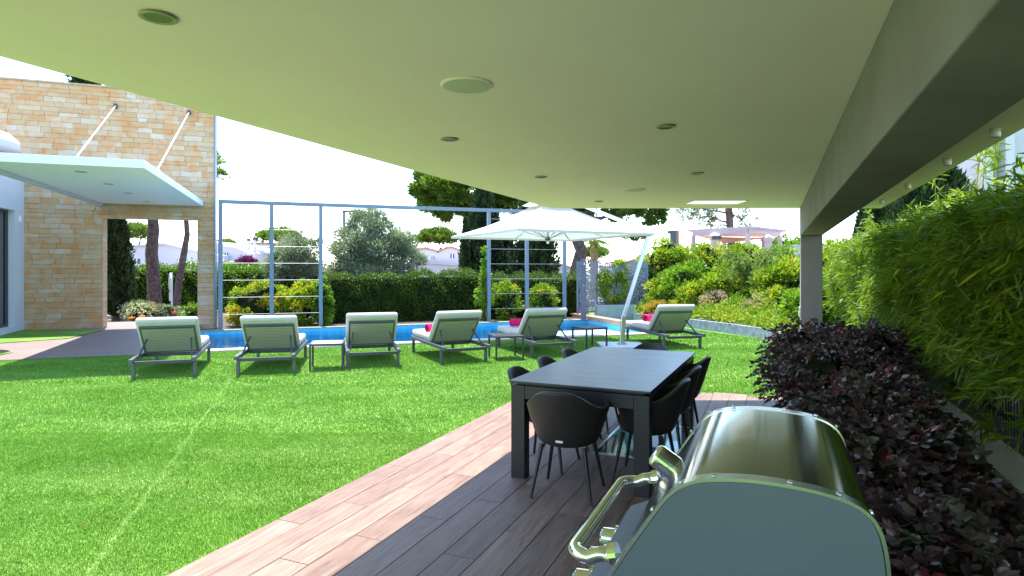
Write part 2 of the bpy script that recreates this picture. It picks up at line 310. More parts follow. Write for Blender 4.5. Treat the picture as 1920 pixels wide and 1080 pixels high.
def m_screen():
    m, ns, ln, p = nodes('perforated_steel')
    tc = N(ns, 'ShaderNodeTexCoord')
    vo = N(ns, 'ShaderNodeTexVoronoi'); vo.feature = 'DISTANCE_TO_EDGE'; vo.inputs['Scale'].default_value = 17; ln.new(tc.outputs['Object'], vo.inputs['Vector'])
    gt = N(ns, 'ShaderNodeMath', operation='GREATER_THAN'); gt.inputs[1].default_value = .10; ln.new(vo.outputs['Distance'], gt.inputs[0])
    tr = N(ns, 'ShaderNodeBsdfTransparent'); mx = N(ns, 'ShaderNodeMixShader'); ln.new(gt.outputs[0], mx.inputs[0]); ln.new(p.outputs[0], mx.inputs[1]); ln.new(tr.outputs[0], mx.inputs[2])
    p.inputs['Base Color'].default_value = (.20, .23, .29, 1); p.inputs['Roughness'].default_value = .5
    ln.new(mx.outputs[0], ns['Material Output'].inputs[0])
m_screen()

leafmat('leaf_hedge', [(0, (.026, .058, .008)), (.5, (.068, .125, .014)), (.85, (.13, .19, .02)), (1, (.22, .23, .03))], spec=.35)
leafmat('leaf_street_hedge', [(0, (.05, .11, .012)), (.6, (.12, .23, .022)), (1, (.24, .37, .04))])
leafmat('leaf_photinia', [(0, (.08, .16, .012)), (.45, (.24, .33, .02)), (.75, (.42, .42, .03)), (.9, (.50, .30, .03)), (1, (.46, .12, .03))])
leafmat('leaf_bank', [(0, (.06, .12, .012)), (.4, (.16, .27, .018)), (.75, (.32, .39, .025)), (.92, (.47, .40, .03)), (1, (.48, .20, .03))])
leafmat('leaf_lush', [(0, (.05, .115, .010)), (.5, (.13, .26, .018)), (1, (.28, .40, .03))])
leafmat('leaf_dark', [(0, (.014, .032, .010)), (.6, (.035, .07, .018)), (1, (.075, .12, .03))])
leafmat('leaf_olive', [(0, (.11, .15, .10)), (.5, (.20, .25, .18)), (1, (.34, .39, .31))], trans=.3)
leafmat('leaf_cypress', [(0, (.010, .024, .010)), (.6, (.026, .052, .018)), (1, (.055, .095, .028))], trans=.15)
leafmat('leaf_pine', [(0, (.035, .075, .014)), (.55, (.10, .17, .026)), (1, (.21, .29, .05))], trans=.42)
leafmat('leaf_pine_grey', [(0, (.07, .09, .05)), (.55, (.14, .17, .08)), (1, (.24, .26, .12))], trans=.25)
leafmat('leaf_bamboo', [(0, (.045, .090, .006)), (.5, (.125, .205, .010)), (.9, (.24, .32, .02)), (1, (.46, .40, .03))], trans=.4)
leafmat('leaf_purple', [(0, (.036, .044, .026)), (.2, (.058, .032, .032)), (.5, (.085, .040, .042)), (.75, (.115, .066, .060)), (.93, (.095, .105, .065)), (.965, (.24, .030, .045)), (1, (.34, .03, .05))], rough=.3, trans=.12, spec=.6)
leafmat('leaf_gold', [(0, (.20, .12, .02)), (.6, (.42, .27, .03)), (1, (.50, .38, .06))])
leafmat('leaf_pinkgrey', [(0, (.16, .14, .09)), (.6, (.36, .30, .22)), (1, (.52, .40, .36))])
leafmat('leaf_whitebloom', [(0, (.06, .11, .03)), (.4, (.20, .25, .12)), (.7, (.55, .55, .46)), (1, (.72, .70, .64))])
leafmat('leaf_feather', [(0, (.06, .11, .02)), (.6, (.16, .25, .05)), (1, (.30, .38, .12))])
leafmat('leaf_dry', [(0, (.14, .07, .02)), (1, (.40, .24, .08))])

# ------------------------------------------------------------------ mesh helpers
class MB:
    def __init__(s): s.v = []; s.f = []
    def add(s, vs, fs):
        o = len(s.v); s.v += [tuple(v) for v in vs]; s.f += [tuple(i+o for i in f) for f in fs]; return s
    def box(s, c, size, M=None):
        x, y, z = (k/2 for k in size); c = Vector(c)
        vs = [Vector((a*x, b*y, d*z)) for d in (-1, 1) for b in (-1, 1) for a in (-1, 1)]
        if M is not None: vs = [M @ v for v in vs]
        return s.add([v+c for v in vs], [(0, 2, 3, 1), (4, 5, 7, 6), (0, 1, 5, 4), (2, 6, 7, 3), (0, 4, 6, 2), (1, 3, 7, 5)])
    def bx(s, x0, x1, y0, y1, z0, z1): return s.box(((x0+x1)/2, (y0+y1)/2, (z0+z1)/2), (abs(x1-x0), abs(y1-y0), abs(z1-z0)))
    def bar(s, p, q, wd, ht, up=(0, 0, 1)):
        p = Vector(p); q = Vector(q); y = (q-p); L = y.length; y.normalize(); x = y.cross(Vector(up))
        if x.length < 1e-4: x = y.cross(Vector((1, 0, 0)))
        x.normalize(); z = x.cross(y)
        return s.box((p+q)/2, (wd, L, ht), Matrix((x, y, z)).transposed())
    def tube(s, path, rad, n=8, closed=False, cap=True):
        path = [Vector(p) for p in path]; m = len(path)
        rad = rad if isinstance(rad, (list, tuple)) else [rad]*m
        o = len(s.v); ref = None
        for i, p in enumerate(path):
            a = path[(i-1) % m] if (closed or i) else p; b = path[(i+1) % m] if (closed or i < m-1) else p
            t = (b-a).normalized()
            if ref is None:
                ref = t.orthogonal().normalized()
            ref = (ref - t*ref.dot(t)).normalized(); bi = t.cross(ref)
            for k in range(n):
                an = 2*math.pi*k/n
                s.v.append(tuple(p + (ref*math.cos(an) + bi*math.sin(an))*rad[i]))
        for i in range(m if closed else m-1):
            j = (i+1) % m
            for k in range(n):
                k2 = (k+1) % n
                s.f.append((o+i*n+k, o+i*n+k2, o+j*n+k2, o+j*n+k))
        if cap and not closed:
            s.f.append(tuple(o+k for k in range(n))[::-1]); s.f.append(tuple(o+(m-1)*n+k for k in range(n)))
        return s
    def prism(s, poly, z0, z1):
        n = len(poly); vs = [(p[0], p[1], z0) for p in poly] + [(p[0], p[1], z1) for p in poly]
        ar = sum(poly[i][0]*poly[(i+1) % n][1] - poly[(i+1) % n][0]*poly[i][1] for i in range(n))
        fs = [tuple(range(n))[::-1], tuple(range(n, 2*n))] + [(i, (i+1) % n, n+(i+1) % n, n+i) for i in range(n)]
        if ar < 0: fs = [f[::-1] for f in fs]
        return s.add(vs, fs)
    def lathe(s, prof, n=24, c=(0, 0, 0)):
        o = len(s.v); m = len(prof)
        for (r, z) in prof:
            for k in range(n):
                a = 2*math.pi*k/n; s.v.append((c[0]+r*math.cos(a), c[1]+r*math.sin(a), c[2]+z))
        for i in range(m-1):
            for k in range(n):
                k2 = (k+1) % n; s.f.append((o+i*n+k, o+i*n+k2, o+(i+1)*n+k2, o+(i+1)*n+k))
        s.f.append(tuple(o+k for k in range(n))[::-1]); s.f.append(tuple(o+(m-1)*n+k for k in range(n)))
        return s
    def xf(s, M):
        s.v = [tuple(M @ Vector(v)) for v in s.v]; return s
    def mesh(s, name, mat, smooth=False):
        me = bpy.data.meshes.new(name); me.from_pydata(s.v, [], s.f); me.materials.append(MAT[mat])
        if smooth: me.shade_smooth()
        me.update(); return me
    def build(s, name, mat, parent=None, bevel=0, seg=2, smooth=False):
        return link(name, s.mesh(name, mat, smooth), parent, bevel, seg)
def link(name, me, parent=None, bevel=0, seg=2):
    o = bpy.data.objects.new(name, me); C.objects.link(o)
    if parent is not None: o.parent = parent
    if bevel:
        b = o.modifiers.new('bevel', 'BEVEL'); b.width = bevel; b.segments = seg; b.limit_method = 'ANGLE'; b.angle_limit = R(40)
        b.harden_normals = False
    return o
def tag(o, label=None, cat=None, group=None, kind=None):
    if label: o['label'] = label
    if cat: o['category'] = cat
    if group: o['group'] = group
    if kind: o['kind'] = kind
    return o
def thing(name, label, cat, loc=(0, 0, 0), rz=0, group=None):
    o = bpy.data.objects.new(name, None); C.objects.link(o); o.empty_display_size = .2
    o.location = loc; o.rotation_euler = (0, 0, rz)
    return tag(o, label, cat, group)
def copy_tree(o, parent=None):
    c = o.copy(); C.objects.link(c); c.parent = parent
    for ch in list(o.children): copy_tree(ch, c)
    return c

def np_mesh(name, V, F, mat, tint=None):
    me = bpy.data.meshes.new(name); V = np.asarray(V, np.float32); F = np.asarray(F, np.int32)
    k = F.shape[1]; nf = len(F)
    me.vertices.add(len(V)); me.vertices.foreach_set('co', V.ravel())
    me.loops.add(nf*k); me.loops.foreach_set('vertex_index', F.ravel())
    me.polygons.add(nf); me.polygons.foreach_set('loop_start', np.arange(nf, dtype=np.int32)*k)
    me.update(calc_edges=True)
    if tint is not None:
        a = me.attributes.new('tint', 'FLOAT', 'FACE'); a.data.foreach_set('value', np.asarray(tint, np.float32))
    me.materials.append(MAT[mat]); return me
def unit(a): return a/np.maximum(np.linalg.norm(a, axis=1, keepdims=True), 1e-9)
def leaf_mesh(name, P, D, L, W, rng, mat, tint, fold=.25, droop=.0, six=False):
    """one folded leaf at each point P growing along D"""
    n = len(P); D = unit(D); L = np.broadcast_to(L, n)*rng.uniform(.7, 1.25, n); W = np.broadcast_to(W, n)*rng.uniform(.75, 1.2, n)
    S = unit(np.cross(D, rng.normal(size=(n, 3)))); Nn = np.cross(S, D)
    L = L[:, None]; W = W[:, None]
    tip = P + D*L - np.array([0, 0, 1.0])*L*droop
    if not six:
        mid = P + D*L*.5 + Nn*W*fold
        V = np.stack([P, mid+S*W*.5, tip, mid-S*W*.5], 1).reshape(-1, 3)
        b = np.arange(n)[:, None]*4
        F = np.concatenate([b+np.array([[0, 1, 2]]), b+np.array([[0, 2, 3]])], 1).reshape(-1, 3)
        t = np.repeat(tint, 2)
    else:
        a = P + D*L*.3; c = P + D*L*.68 - np.array([0, 0, 1.0])*L*droop*.5
        up = Nn*W*fold
        V = np.stack([P, a+S*W*.46+up, a-S*W*.46+up, c+S*W*.44+up, c-S*W*.44+up, tip, (a+c)/2], 1).reshape(-1, 3)
        b = np.arange(n)[:, None]*7
        tri = [[0, 1, 6], [0, 6, 2], [1, 3, 6], [2, 6, 4], [3, 5, 6], [4, 6, 5]]
        F = np.concatenate([b+np.array([q]) for q in tri], 1).reshape(-1, 3); t = np.repeat(tint, 6)
    return np_mesh(name, V, F, mat, t)
def sph(rng, n):
    return unit(rng.normal(size=(n, 3)))
def clump_points(rng, blobs, n, cl=40, cr=.28, lo=.72, hi=1.0, half=None):
    """leaf points gathered in clumps over the skin of several ellipsoids; returns points, directions, tint"""
    wts = np.array([(b[1][0]*b[1][1]*b[1][2])**(2/3) for b in blobs]); wts /= wts.sum()
    PP, DD, TT = [], [], []
    for (c, r), wt in zip(blobs, wts):
        c = np.array(c, float); r = np.array(r, float); k = max(5, int(cl*wt*len(blobs)/max(1, len(blobs))*1.0)+3); m = max(20, int(n*wt))
        dirs = sph(rng, k)
        if half is not None: dirs[:, 2] = np.where(dirs[:, 2] < half, -dirs[:, 2]*rng.uniform(0, 1, k), dirs[:, 2]); dirs = unit(dirs)
        cc = c + dirs*r*rng.uniform(lo, hi, k)[:, None]; ct = rng.uniform(0, 1, k)
        idx = rng.integers(0, k, m); rad = cr*r.mean()
        off = sph(rng, m)*(rng.uniform(0, 1, m)**.45)[:, None]*rad
        P = cc[idx] + off*np.array([1, 1, .8])
        PP.append(P); DD.append(unit(off)*.8 + unit((P-c)/r)*.7); TT.append(ct[idx]*.55 + rng.uniform(0, 1, m)*.45)
    return np.concatenate(PP), np.concatenate(DD), np.concatenate(TT)
def foliage(parent, P, D, T, L, W, mat, rng, name='foliage', **kw):
    o = link(name, leaf_mesh(name, P, D, L, W, rng, mat, np.clip(T, 0, 1), **kw), parent); o['kind'] = 'stuff'; return o
def limb(mb, p, q, r0, r1, rng, n=7, seg=6, wob=.06):
    p = np.array(p, float); q = np.array(q, float); L = np.linalg.norm(q-p); pts = []
    for i in range(seg+1):
        t = i/seg; j = rng.normal(size=3)*wob*L*math.sin(math.pi*t)*.5
        pts.append(tuple(p+(q-p)*t+j))
    mb.tube(pts, [r0+(r1-r0)*i/seg for i in range(seg+1)], n); return pts
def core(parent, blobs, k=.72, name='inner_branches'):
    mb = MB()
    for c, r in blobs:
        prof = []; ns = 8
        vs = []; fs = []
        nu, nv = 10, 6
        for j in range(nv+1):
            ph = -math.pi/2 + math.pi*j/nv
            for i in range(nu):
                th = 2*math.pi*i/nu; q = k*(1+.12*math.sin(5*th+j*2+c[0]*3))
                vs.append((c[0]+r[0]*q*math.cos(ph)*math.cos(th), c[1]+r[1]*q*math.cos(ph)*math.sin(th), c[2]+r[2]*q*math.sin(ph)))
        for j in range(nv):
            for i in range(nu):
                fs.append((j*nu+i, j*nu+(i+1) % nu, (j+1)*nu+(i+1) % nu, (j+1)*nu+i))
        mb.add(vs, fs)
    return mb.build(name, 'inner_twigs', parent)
SEED = [100]
def rngn():
    SEED[0] += 1; return np.random.default_rng(SEED[0])
def bush(name, label, cat, loc, blobs, n, L, W, mat, group=None, cl=40, cr=.3, six=False, corek=.7, lo=.7, stems=3, fold=.25, droop=0, rz=0, half=None):
    rng = rngn(); t = thing(name, label, cat, loc, rz, group)
    P, D, T = clump_points(rng, blobs, n, cl, cr, lo, 1.02, half); keep = P[:, 2] > .01
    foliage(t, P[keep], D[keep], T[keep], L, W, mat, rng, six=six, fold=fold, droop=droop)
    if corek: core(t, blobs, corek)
    mb = MB()
    for i in range(stems):
        c, r = blobs[i % len(blobs)]
        limb(mb, (c[0]*.3+rng.normal()*.04, c[1]*.3+rng.normal()*.04, 0), (c[0], c[1], c[2]), .02+.008*r[2], .008, rng, 5, 4)
    if stems: mb.build('stem', 'twig', t)
    return t

# ================================================================== THE SETTING
# ground with a hole for the pool (pool frame)
PU0, PU1, PV0, PV1 = -.5, 10.5, -4.5, -.45
def ring(mb, x0, x1, y0, y1, X0, X1, Y0, Y1, z):
    vs = [(X0, Y0), (X1, Y0), (X1, Y1), (X0, Y1), (x0, y0), (x1, y0), (x1, y1), (x0, y1)]
    return mb.add([(*v, z) for v in vs], [(0, 1, 5, 4), (1, 2, 6, 5), (2, 3, 7, 6), (3, 0, 4, 7)])
g = ring(MB(), PU0, PU1, PV0, PV1, -600, 600, -600, 900, -.02).build('ground', 'dry_ground'); tag(g, kind='structure'); g.location = P0; g.rotation_euler.z = AP
mb = MB()
for (a, b, c, d) in ((-30, 10.5, -45, -4.76), (10.76, 30, -45, -4.76), (10.76, 30, -4.76, 4.0), (10.5, 10.76, -45, -4.76)):
    mb.add([(a, c, 0), (b, c, 0), (b, d, 0), (a, d, 0)], [(0, 1, 2, 3)])
lawn = mb.build('lawn', 'turf'); tag(lawn, kind='structure'); lawn.location = P0; lawn.rotation_euler.z = AP

# turf blades, denser near the terrace
def build_grass():
    rng = rngn(); VV = []; TT = []
    ca, sa, cp, sp = math.cos(AH), math.sin(AH), math.cos(AP), math.sin(AP)
    for (y0, y1, dens, wd, ht) in ((2.4, 4.2, 30000, .0034, .015), (4.2, 6, 20000, .0048, .017), (6, 8.5, 7000, .0075, .020), (8.5, 12.5, 3600, .011, .023), (12.5, 18.8, 1500, .018, .026)):
        x0, x1 = -1.15*y1-1.5, .52*y1+1.0
        n = int((x1-x0)*(y1-y0)*dens); x = rng.uniform(x0, x1, n); y = rng.uniform(y0, y1, n)
        r = x*ca - y*sa; d = x*sa + y*ca
        v = -(x-P0.x)*sp + (y-P0.y)*cp
        ok = ~((r > -2.885) & (d < 8.31)) & ((v < -4.78) | ((x-P0.x)*cp + (y-P0.y)*sp > 10.85)) & (np.abs(x) < 1.15*y+1.5) & ((r < .3) | (d > 9.7)) & (x < 5.62-(y-14.3)*.42)
        x, y = x[ok], y[ok]; n = len(x)
        a = rng.uniform(0, 6.283, n); le = rng.normal(0, .45, (n, 2)); h = ht*rng.uniform(.6, 1.25, n)
        ww = wd*rng.uniform(.7, 1.3, n)
        b0 = np.stack([x-np.cos(a)*ww/2, y-np.sin(a)*ww/2, np.zeros(n)], 1); b1 = np.stack([x+np.cos(a)*ww/2, y+np.sin(a)*ww/2, np.zeros(n)], 1)
        tp = np.stack([x+le[:, 0]*h, y+le[:, 1]*h, h], 1)
        VV.append(np.stack([b0, b1, tp], 1).reshape(-1, 3)); TT.append(rng.uniform(0, 1, n))
    V = np.concatenate(VV); F = np.arange(len(V)).reshape(-1, 3)
    o = link('turf_grass', np_mesh('turf_grass', V, F, 'turf_blade', np.concatenate(TT)))
    tag(o, 'short bright green turf blades covering the sunlit lawn', 'grass', kind='stuff')
build_grass()
# terrace of wood-look planks
dk = MB().bx(-2.89, .34, -1.8, 8.3, -.06, -.012).build('terrace_deck', 'grout'); tag(dk, kind='structure'); dk.rotation_euler.z = -AH; dk.location = (0, 0, .012)
pl = MB().bx(-.0982, .0982, -.598, .598, -.02, .0)
pm = pl.mesh('plank', 'plank_tile'); row = 0
r0 = -2.89
while r0 < .30:
    d0 = -1.8 + (row*.4) % 1.2 - 1.2
    while d0 < 8.29:
        a, b = max(d0, -1.8), min(d0+1.2, 8.3)
        if b-a > .12:
            full = abs(b-a-1.2) < 1e-3
            o = link('plank', pm if full else MB().bx(-.0982, .0982, -(b-a)/2+.002, (b-a)/2-.002, -.02, 0).mesh('plank', 'plank_tile'), dk, .0015, 1)
            o.location = (r0+.1, (a+b)/2, .004+random.uniform(-.0006, .0006))
        d0 += 1.2
    r0 += .2; row += 1
# glass panel let into the terrace under the table
gl = thing('floor_skylight', 'pale glass floor panel let into the terrace under the table', 'floor glass', hw(-1.40, 5.15, .0), -AH)
MB().bx(0, .95, 0, 1.15, .016, .026).build('glass_pane', 'floor_glass', gl); MB().bx(.0, .95, 0, 1.15, .0165-.002, .0158).build('reflection_backing', 'white_paint', gl)  # white sheet added under the glass; its colour stands in for sky reflection
for q in ((-.02, 0, -.02, 1.17), (.95, .97, -.02, 1.17), (0, .95, -.02, 0), (0, .95, 1.15, 1.17)): MB().bx(*q, .014, .029).build('frame', 'brushed_steel', gl)
# path by the stone wall, rising slightly
pth = MB(); cs = [pw(-9, -4.72, .006), pw(-.55, -4.72, .006), pw(-.55, 1.4, .13), pw(-9, 1.4, .13)]
pth = MB().add([(-9, -4.72, .006), (PU0-.02, -4.72, .006), (PU0-.02, -.3, .10), (PU0-.02, 2.0, .13), (-9, 2.0, .13), (-9, -.3, .10)], [(0, 1, 2, 5), (5, 2, 3, 4)]).build('path', 'path_boards'); tag(pth, kind='structure'); pth.location = P0; pth.rotation_euler.z = AP
def pz(v): return .006+(v+4.72)*(.094/4.42)
def patch(name, pix, lab=None):
    vs = []
    for px, py in pix:
        z = .08
        for _ in range(6):
            p = gp(px, py, z); rel = p-P0; v = -rel.x*math.sin(AP)+rel.y*math.cos(AP); z = pz(v)+.012
        vs.append((p.x, p.y, z))
    o = MB().add(vs, [tuple(range(len(vs)))]).build(name, 'turf'); tag(o, kind='structure')
patch('lawn_patch', [(-60, 647), (128, 634), (196, 618.5), (46, 618.2), (-60, 635)]); patch('lawn_patch', [(-40, 674), (26, 659.5), (-40, 661)])
# pool
pb = MB()
pb.add([(PU0, PV0, 0), (PU1, PV0, 0), (PU1, PV1, 0), (PU0, PV1, 0), (PU0, PV0, -1.4), (PU1, PV0, -1.4), (PU1, PV1, -1.4), (PU0, PV1, -1.4)], [(4, 5, 6, 7), (0, 1, 5, 4), (1, 2, 6, 5), (2, 3, 7, 6), (3, 0, 4, 7)])
pb = pb.build('pool_basin', 'pool_mosaic'); tag(pb, kind='structure'); pb.location = P0; pb.rotation_euler.z = AP
o = MB().bx(8.35, PU1-.01, PV0+.01, -1.7, -.55, -.16).build('shallow_shelf', 'pool_shelf', pb); 
o = MB().bx(PU0+.01, 8.3, PV0+.005, PV0+.35, -.6, -.18).build('pool_bench', 'pool_shelf', pb)
wt = MB().add([(PU0+.003, PV0+.003, -.08), (PU1-.003, PV0+.003, -.08), (PU1-.003, PV1-.003, -.08), (PU0+.003, PV1-.003, -.08)], [(0, 1, 2, 3)]).build('pool_water', 'water'); tag(wt, kind='structure'); wt.location = P0; wt.rotation_euler.z = AP
cpb = MB().bx(PU0-.0, PU1+.25, PV0-.245, PV0-.003, -.05, .012).build('pool_coping', 'mortar'); tag(cpb, kind='structure'); cpb.location = P0; cpb.rotation_euler.z = AP
ct = MB().bx(-.297, .297, -.13, .13, 0, .035).mesh('coping_tile', 'coping'); x = PU0+.3
while x < PU1+.2:
    o = link('coping_tile', ct, cpb, .006, 2); o.location = (x, PV0-.125, .004); x += .6
fc = MB().bx(PU0, PU1+.25, PV1+.003, PV1+.28, -.05, .03).build('far_coping', 'gravel_strip'); tag(fc, kind='structure'); fc.location = P0; fc.rotation_euler.z = AP
rc = MB().bx(PU1+.003, PU1+.30, PV0+.002, PV1+1.2, -.05, .10).build('raised_coping', 'mortar'); tag(rc, kind='structure'); rc.location = P0; rc.rotation_euler.z = AP
ct2 = MB().bx(-.155, .155, -.297, .297, 0, .04).mesh('coping_tile', 'terracotta'); y = PV0+.3
while y < PV1+1.1:
    o = link('coping_tile', ct2, rc, .006, 2); o.location = (PU1+.15, y, .101); y += .6
# planting strip behind the pool
gs = MB().bx(-6, PU1+.2, PV1+.285, 4.5, -.03, .012).build('planting_strip', 'soil'); tag(gs, kind='structure'); gs.location = P0; gs.rotation_euler.z = AP

# ================================================================== TERRACE ROOF
ZC = 2.40
def dfar(r, Y=8.04): return (Y + r*math.sin(AH))/math.cos(AH)
tr = thing('terrace_roof', 'flat pale terrace roof with grey beam and column over the dining area', 'roof', (0, 0, 0), -AH)
MB().prism([(-2.67, -2.4), (1.31, -2.4), (1.31, dfar(1.31)), (-2.67, dfar(-2.67))], ZC, ZC+.32).build('roof_slab', 'ceiling_paint', tr)
MB().prism([(.33, -2.39), (.585, -2.39), (.585, dfar(.585)-.004), (.33, dfar(.33)-.004)], 2.03, ZC-.001).build('beam', 'beam_render', tr, .006)
cdv = dfar(.46)
cl = MB().prism([(.333, cdv-.30), (.582, cdv-.30), (.582, dfar(.58)-.01), (.333, dfar(.333)-.01)], -.05, 2.028).build('column', 'column_render', tr, .006)
MB().bx(.318, .332, cdv-.22, cdv-.14, .98, 1.12).build('switch_plate', 'white_plastic', cl, .004)
MB().bx(.308, .3175, cdv-.205, cdv-.155, 1.0, 1.05).build('switch', 'white_plastic', cl)
MB().prism([(.335, -2.2), (.58, -2.2), (.58, -1.9), (.335, -1.9)], -.05, 2.028).build('column', 'column_render', tr, .006)
HM = Matrix.Rotation(AH, 4, 'Z')
def ceil_pt(px, py): return HM @ at(px, py, (ZC-CAMH)*FPX/(HOR-py))
dlm = MB().lathe([(.040, .0), (.055, -.004), (.056, -.007), (.046, -.010), (.040, -.004)], 24).mesh('trim_ring', 'lamp_trim', True)
dll = MB().lathe([(.001, -.002), (.040, -.002), (.040, .0)], 20).mesh('lens', 'lamp_lens')
for (px, py) in ((297, 30), (1248, 236), (843, 260), (1014, 331), (1307, 324), (1123, 377)):
    p = ceil_pt(px, py); dl = MB().lathe([(.05, -.001), (.05, -.003)], 20).build('downlight', 'lamp_trim', tr); dl.location = (p.x, p.y, ZC)
    link('trim_ring', dlm, dl); link('lens', dll, dl).location = (0, 0, -.004)
for (px, py) in ((875, 158), (1190, 355)):
    p = ceil_pt(px, py); sp = MB().lathe([(.112, -.001), (.112, -.006), (.106, -.009)], 40).build('ceiling_speaker', 'ceiling_paint', tr); sp.location = (p.x, p.y, ZC)
    MB().lathe([(.103, -.0085), (.103, -.0105), (.08, -.012), (.03, -.0125)], 40).build('grille', 'speaker_grille', sp)
p = ceil_pt(1342, 378); sl = MB().box((0, 0, -.004), (.64, .36, .006)).build('light_panel', 'white_paint', tr); sl.location = (p.x, p.y+.02, ZC); sl.rotation_euler.z = AH
MB().box((0, 0, -.0085), (.60, .32, .002)).build('diffuser', 'lit_panel', sl)
spm = MB().lathe([(.026, 0), (.026, -.048), (.023, -.05), (.021, -.035)], 20).mesh('surface_spotlight', 'white_plastic', True)
for (px, py) in ((1866, 241), (1776, 297), (1702, 344), (1653, 374)):
    p = ceil_pt(px, py); o = link('surface_spotlight', spm, tr); o.location = (p.x, p.y, ZC-.001)

# ================================================================== STONE-CLAD HOUSE (pool frame)
hs = thing('stone_house', 'house wing with tall stone-clad wall, white canopy and glass door', 'house', P0, AP)
WV, WT = .35, .36          # front of the stone face, wall thickness
UE, US = -.18, -7.0        # right end, left end
OU0, OU1, OZ = -2.78, -.577, 2.94
ZTOP = 6.24
bk = MB()
bk.bx(US, OU0, WV+.03, WV+WT, 0, ZTOP); bk.bx(OU1, UE-.02, WV+.03, WV+WT, 0, ZTOP); bk.bx(OU0, OU1, WV+.03, WV+WT, OZ, ZTOP)
wall = bk.build('stone_wall', 'mortar', hs)
stones = []
rs = random.Random(3); CH = .128; z = 0.0; ci = 0
while z < ZTOP-.02:
    h = min(CH*rs.choice((.8, 1, 1, 1.15)), ZTOP-z)
    if z < OZ < z+h+.03: h = OZ-z if OZ-z > .05 else h
    spans = [(US+1.3, OU0), (OU1, UE)] if z+h <= OZ+.01 else [(US+1.3, UE)]
    for (a, b) in spans:
        x = a
        while x < b-.01:
            wd = rs.uniform(.20, .52); wd = wd if b-(x+wd) > .16 else b-x
            stones.append((x, x+wd, z, z+h)); x += wd
    z += h
GAP = .0016
def stone_mb(x0, x1, z0, z1, mb=None):
    mb = mb or MB(); f = rs.uniform(.0, .013); e = .004
    x0 += GAP; x1 -= GAP; z0 += GAP; z1 -= GAP; y1 = WV+.032; y0 = WV-f
    j = lambda: rs.uniform(-.006, .006)
    vs = [(x0, y1, z0), (x1, y1, z0), (x1, y1, z1), (x0, y1, z1), (x0, y0+e, z0), (x1, y0+e, z0), (x1, y0+e, z1), (x0, y0+e, z1),
          (x0+e, y0+j(), z0+e), (x1-e, y0+j(), z0+e), (x1-e, y0+j(), z1-e), (x0+e, y0+j(), z1-e)]
    return mb.add(vs, [(0, 1, 5, 4), (1, 2, 6, 5), (2, 3, 7, 6), (3, 0, 4, 7), (4, 5, 9, 8), (5, 6, 10, 9), (6, 7, 11, 10), (7, 4, 8, 11), (8, 9, 10, 11)])
vis = [s for s in stones if s[1] > -5.3]; vis.sort(key=lambda s: -(s[1]-s[0])*(s[3]-s[2]))
keep = set(vis[:295])
rest = MB(); rt = []
for s in stones:
    if s in keep: stone_mb(*s).build('stone', 'wall_stone', wall)
    else: stone_mb(*s, mb=rest); rt += [rs.random()]*9
o = rest.build('stones_remaining', 'wall_stone', wall); o['kind'] = 'stuff'
a = o.data.attributes.new('tint', 'FLOAT', 'FACE'); a.data.foreach_set('value', rt)
# stone-lined reveals of the opening
z = 0; 
while z < OZ-.02:
    h = min(CH, OZ-z)
    for (u0, u1) in ((OU0-.001, OU0+.02), (OU1-.02, OU1+.001)):
        MB().bx(u0, u1, WV+.001, WV+WT, z+.003, z+h-.003).build('reveal_stone', 'wall_stone', wall)
    z += h
MB().bx(OU0+.022, OU1-.022, WV+.02, WV+WT-.002, OZ-.02, OZ+.002).build('lintel_stone', 'wall_stone', wall)
MB().bx(UE-.019, UE+.012, WV-.02, WV+WT+.01, 0, ZTOP).build('edge_trim', 'frame_steel', wall)
MB().bx(US, UE+.012, WV-.03, WV+WT+.02, ZTOP+.002, ZTOP+.045).build('wall_coping', 'mortar', wall)
# white side wall with the glass door
HU = -4.43
sw = MB(); sw.bx(HU-.3, HU, -.14, WV+.02, 0, 4.05); sw.bx(HU-.3, HU, -7, -3.2, 0, 4.05); sw.bx(HU-.3, HU, -3.2, -.14, 3.0, 4.05); sw.bx(HU-.3, HU, -3.2, -.14, 0, .24)
sw.build('side_wall', 'white_render', hs)
MB().bx(HU-4, HU-.31, -7, WV, 3.9, 4.04).build('house_roof', 'white_render', hs)
MB().bx(HU-4, HU-3.9, -7, WV, 0, 3.89).build('room_back_wall', 'column_render', hs)
dr = MB().bx(HU-.19, HU-.18, -3.14, -.20, .30, 2.94).build('glass_door', 'door_glass', hs)
for q in ((-.20, -.141, .241, 2.999), (-3.199, -3.14, .241, 2.999), (-1.70, -1.64, .30, 2.94)): MB().bx(HU-.22, HU-.14, *q).build('door_frame', 'charcoal_metal', dr)
for q in ((-3.139, -.201, .241, .30), (-3.139, -.201, 2.94, 2.999)): MB().bx(HU-.218, HU-.142, *q).build('door_frame', 'charcoal_metal', dr)
cv = MB().bx(HU-.12, HU-.10, -.26, -.205, .31, 2.93)
MB().bx(HU-.002, HU+.03, .05, .13, 2.75, 2.9).build('alarm_box', 'white_plastic', hs, .006)
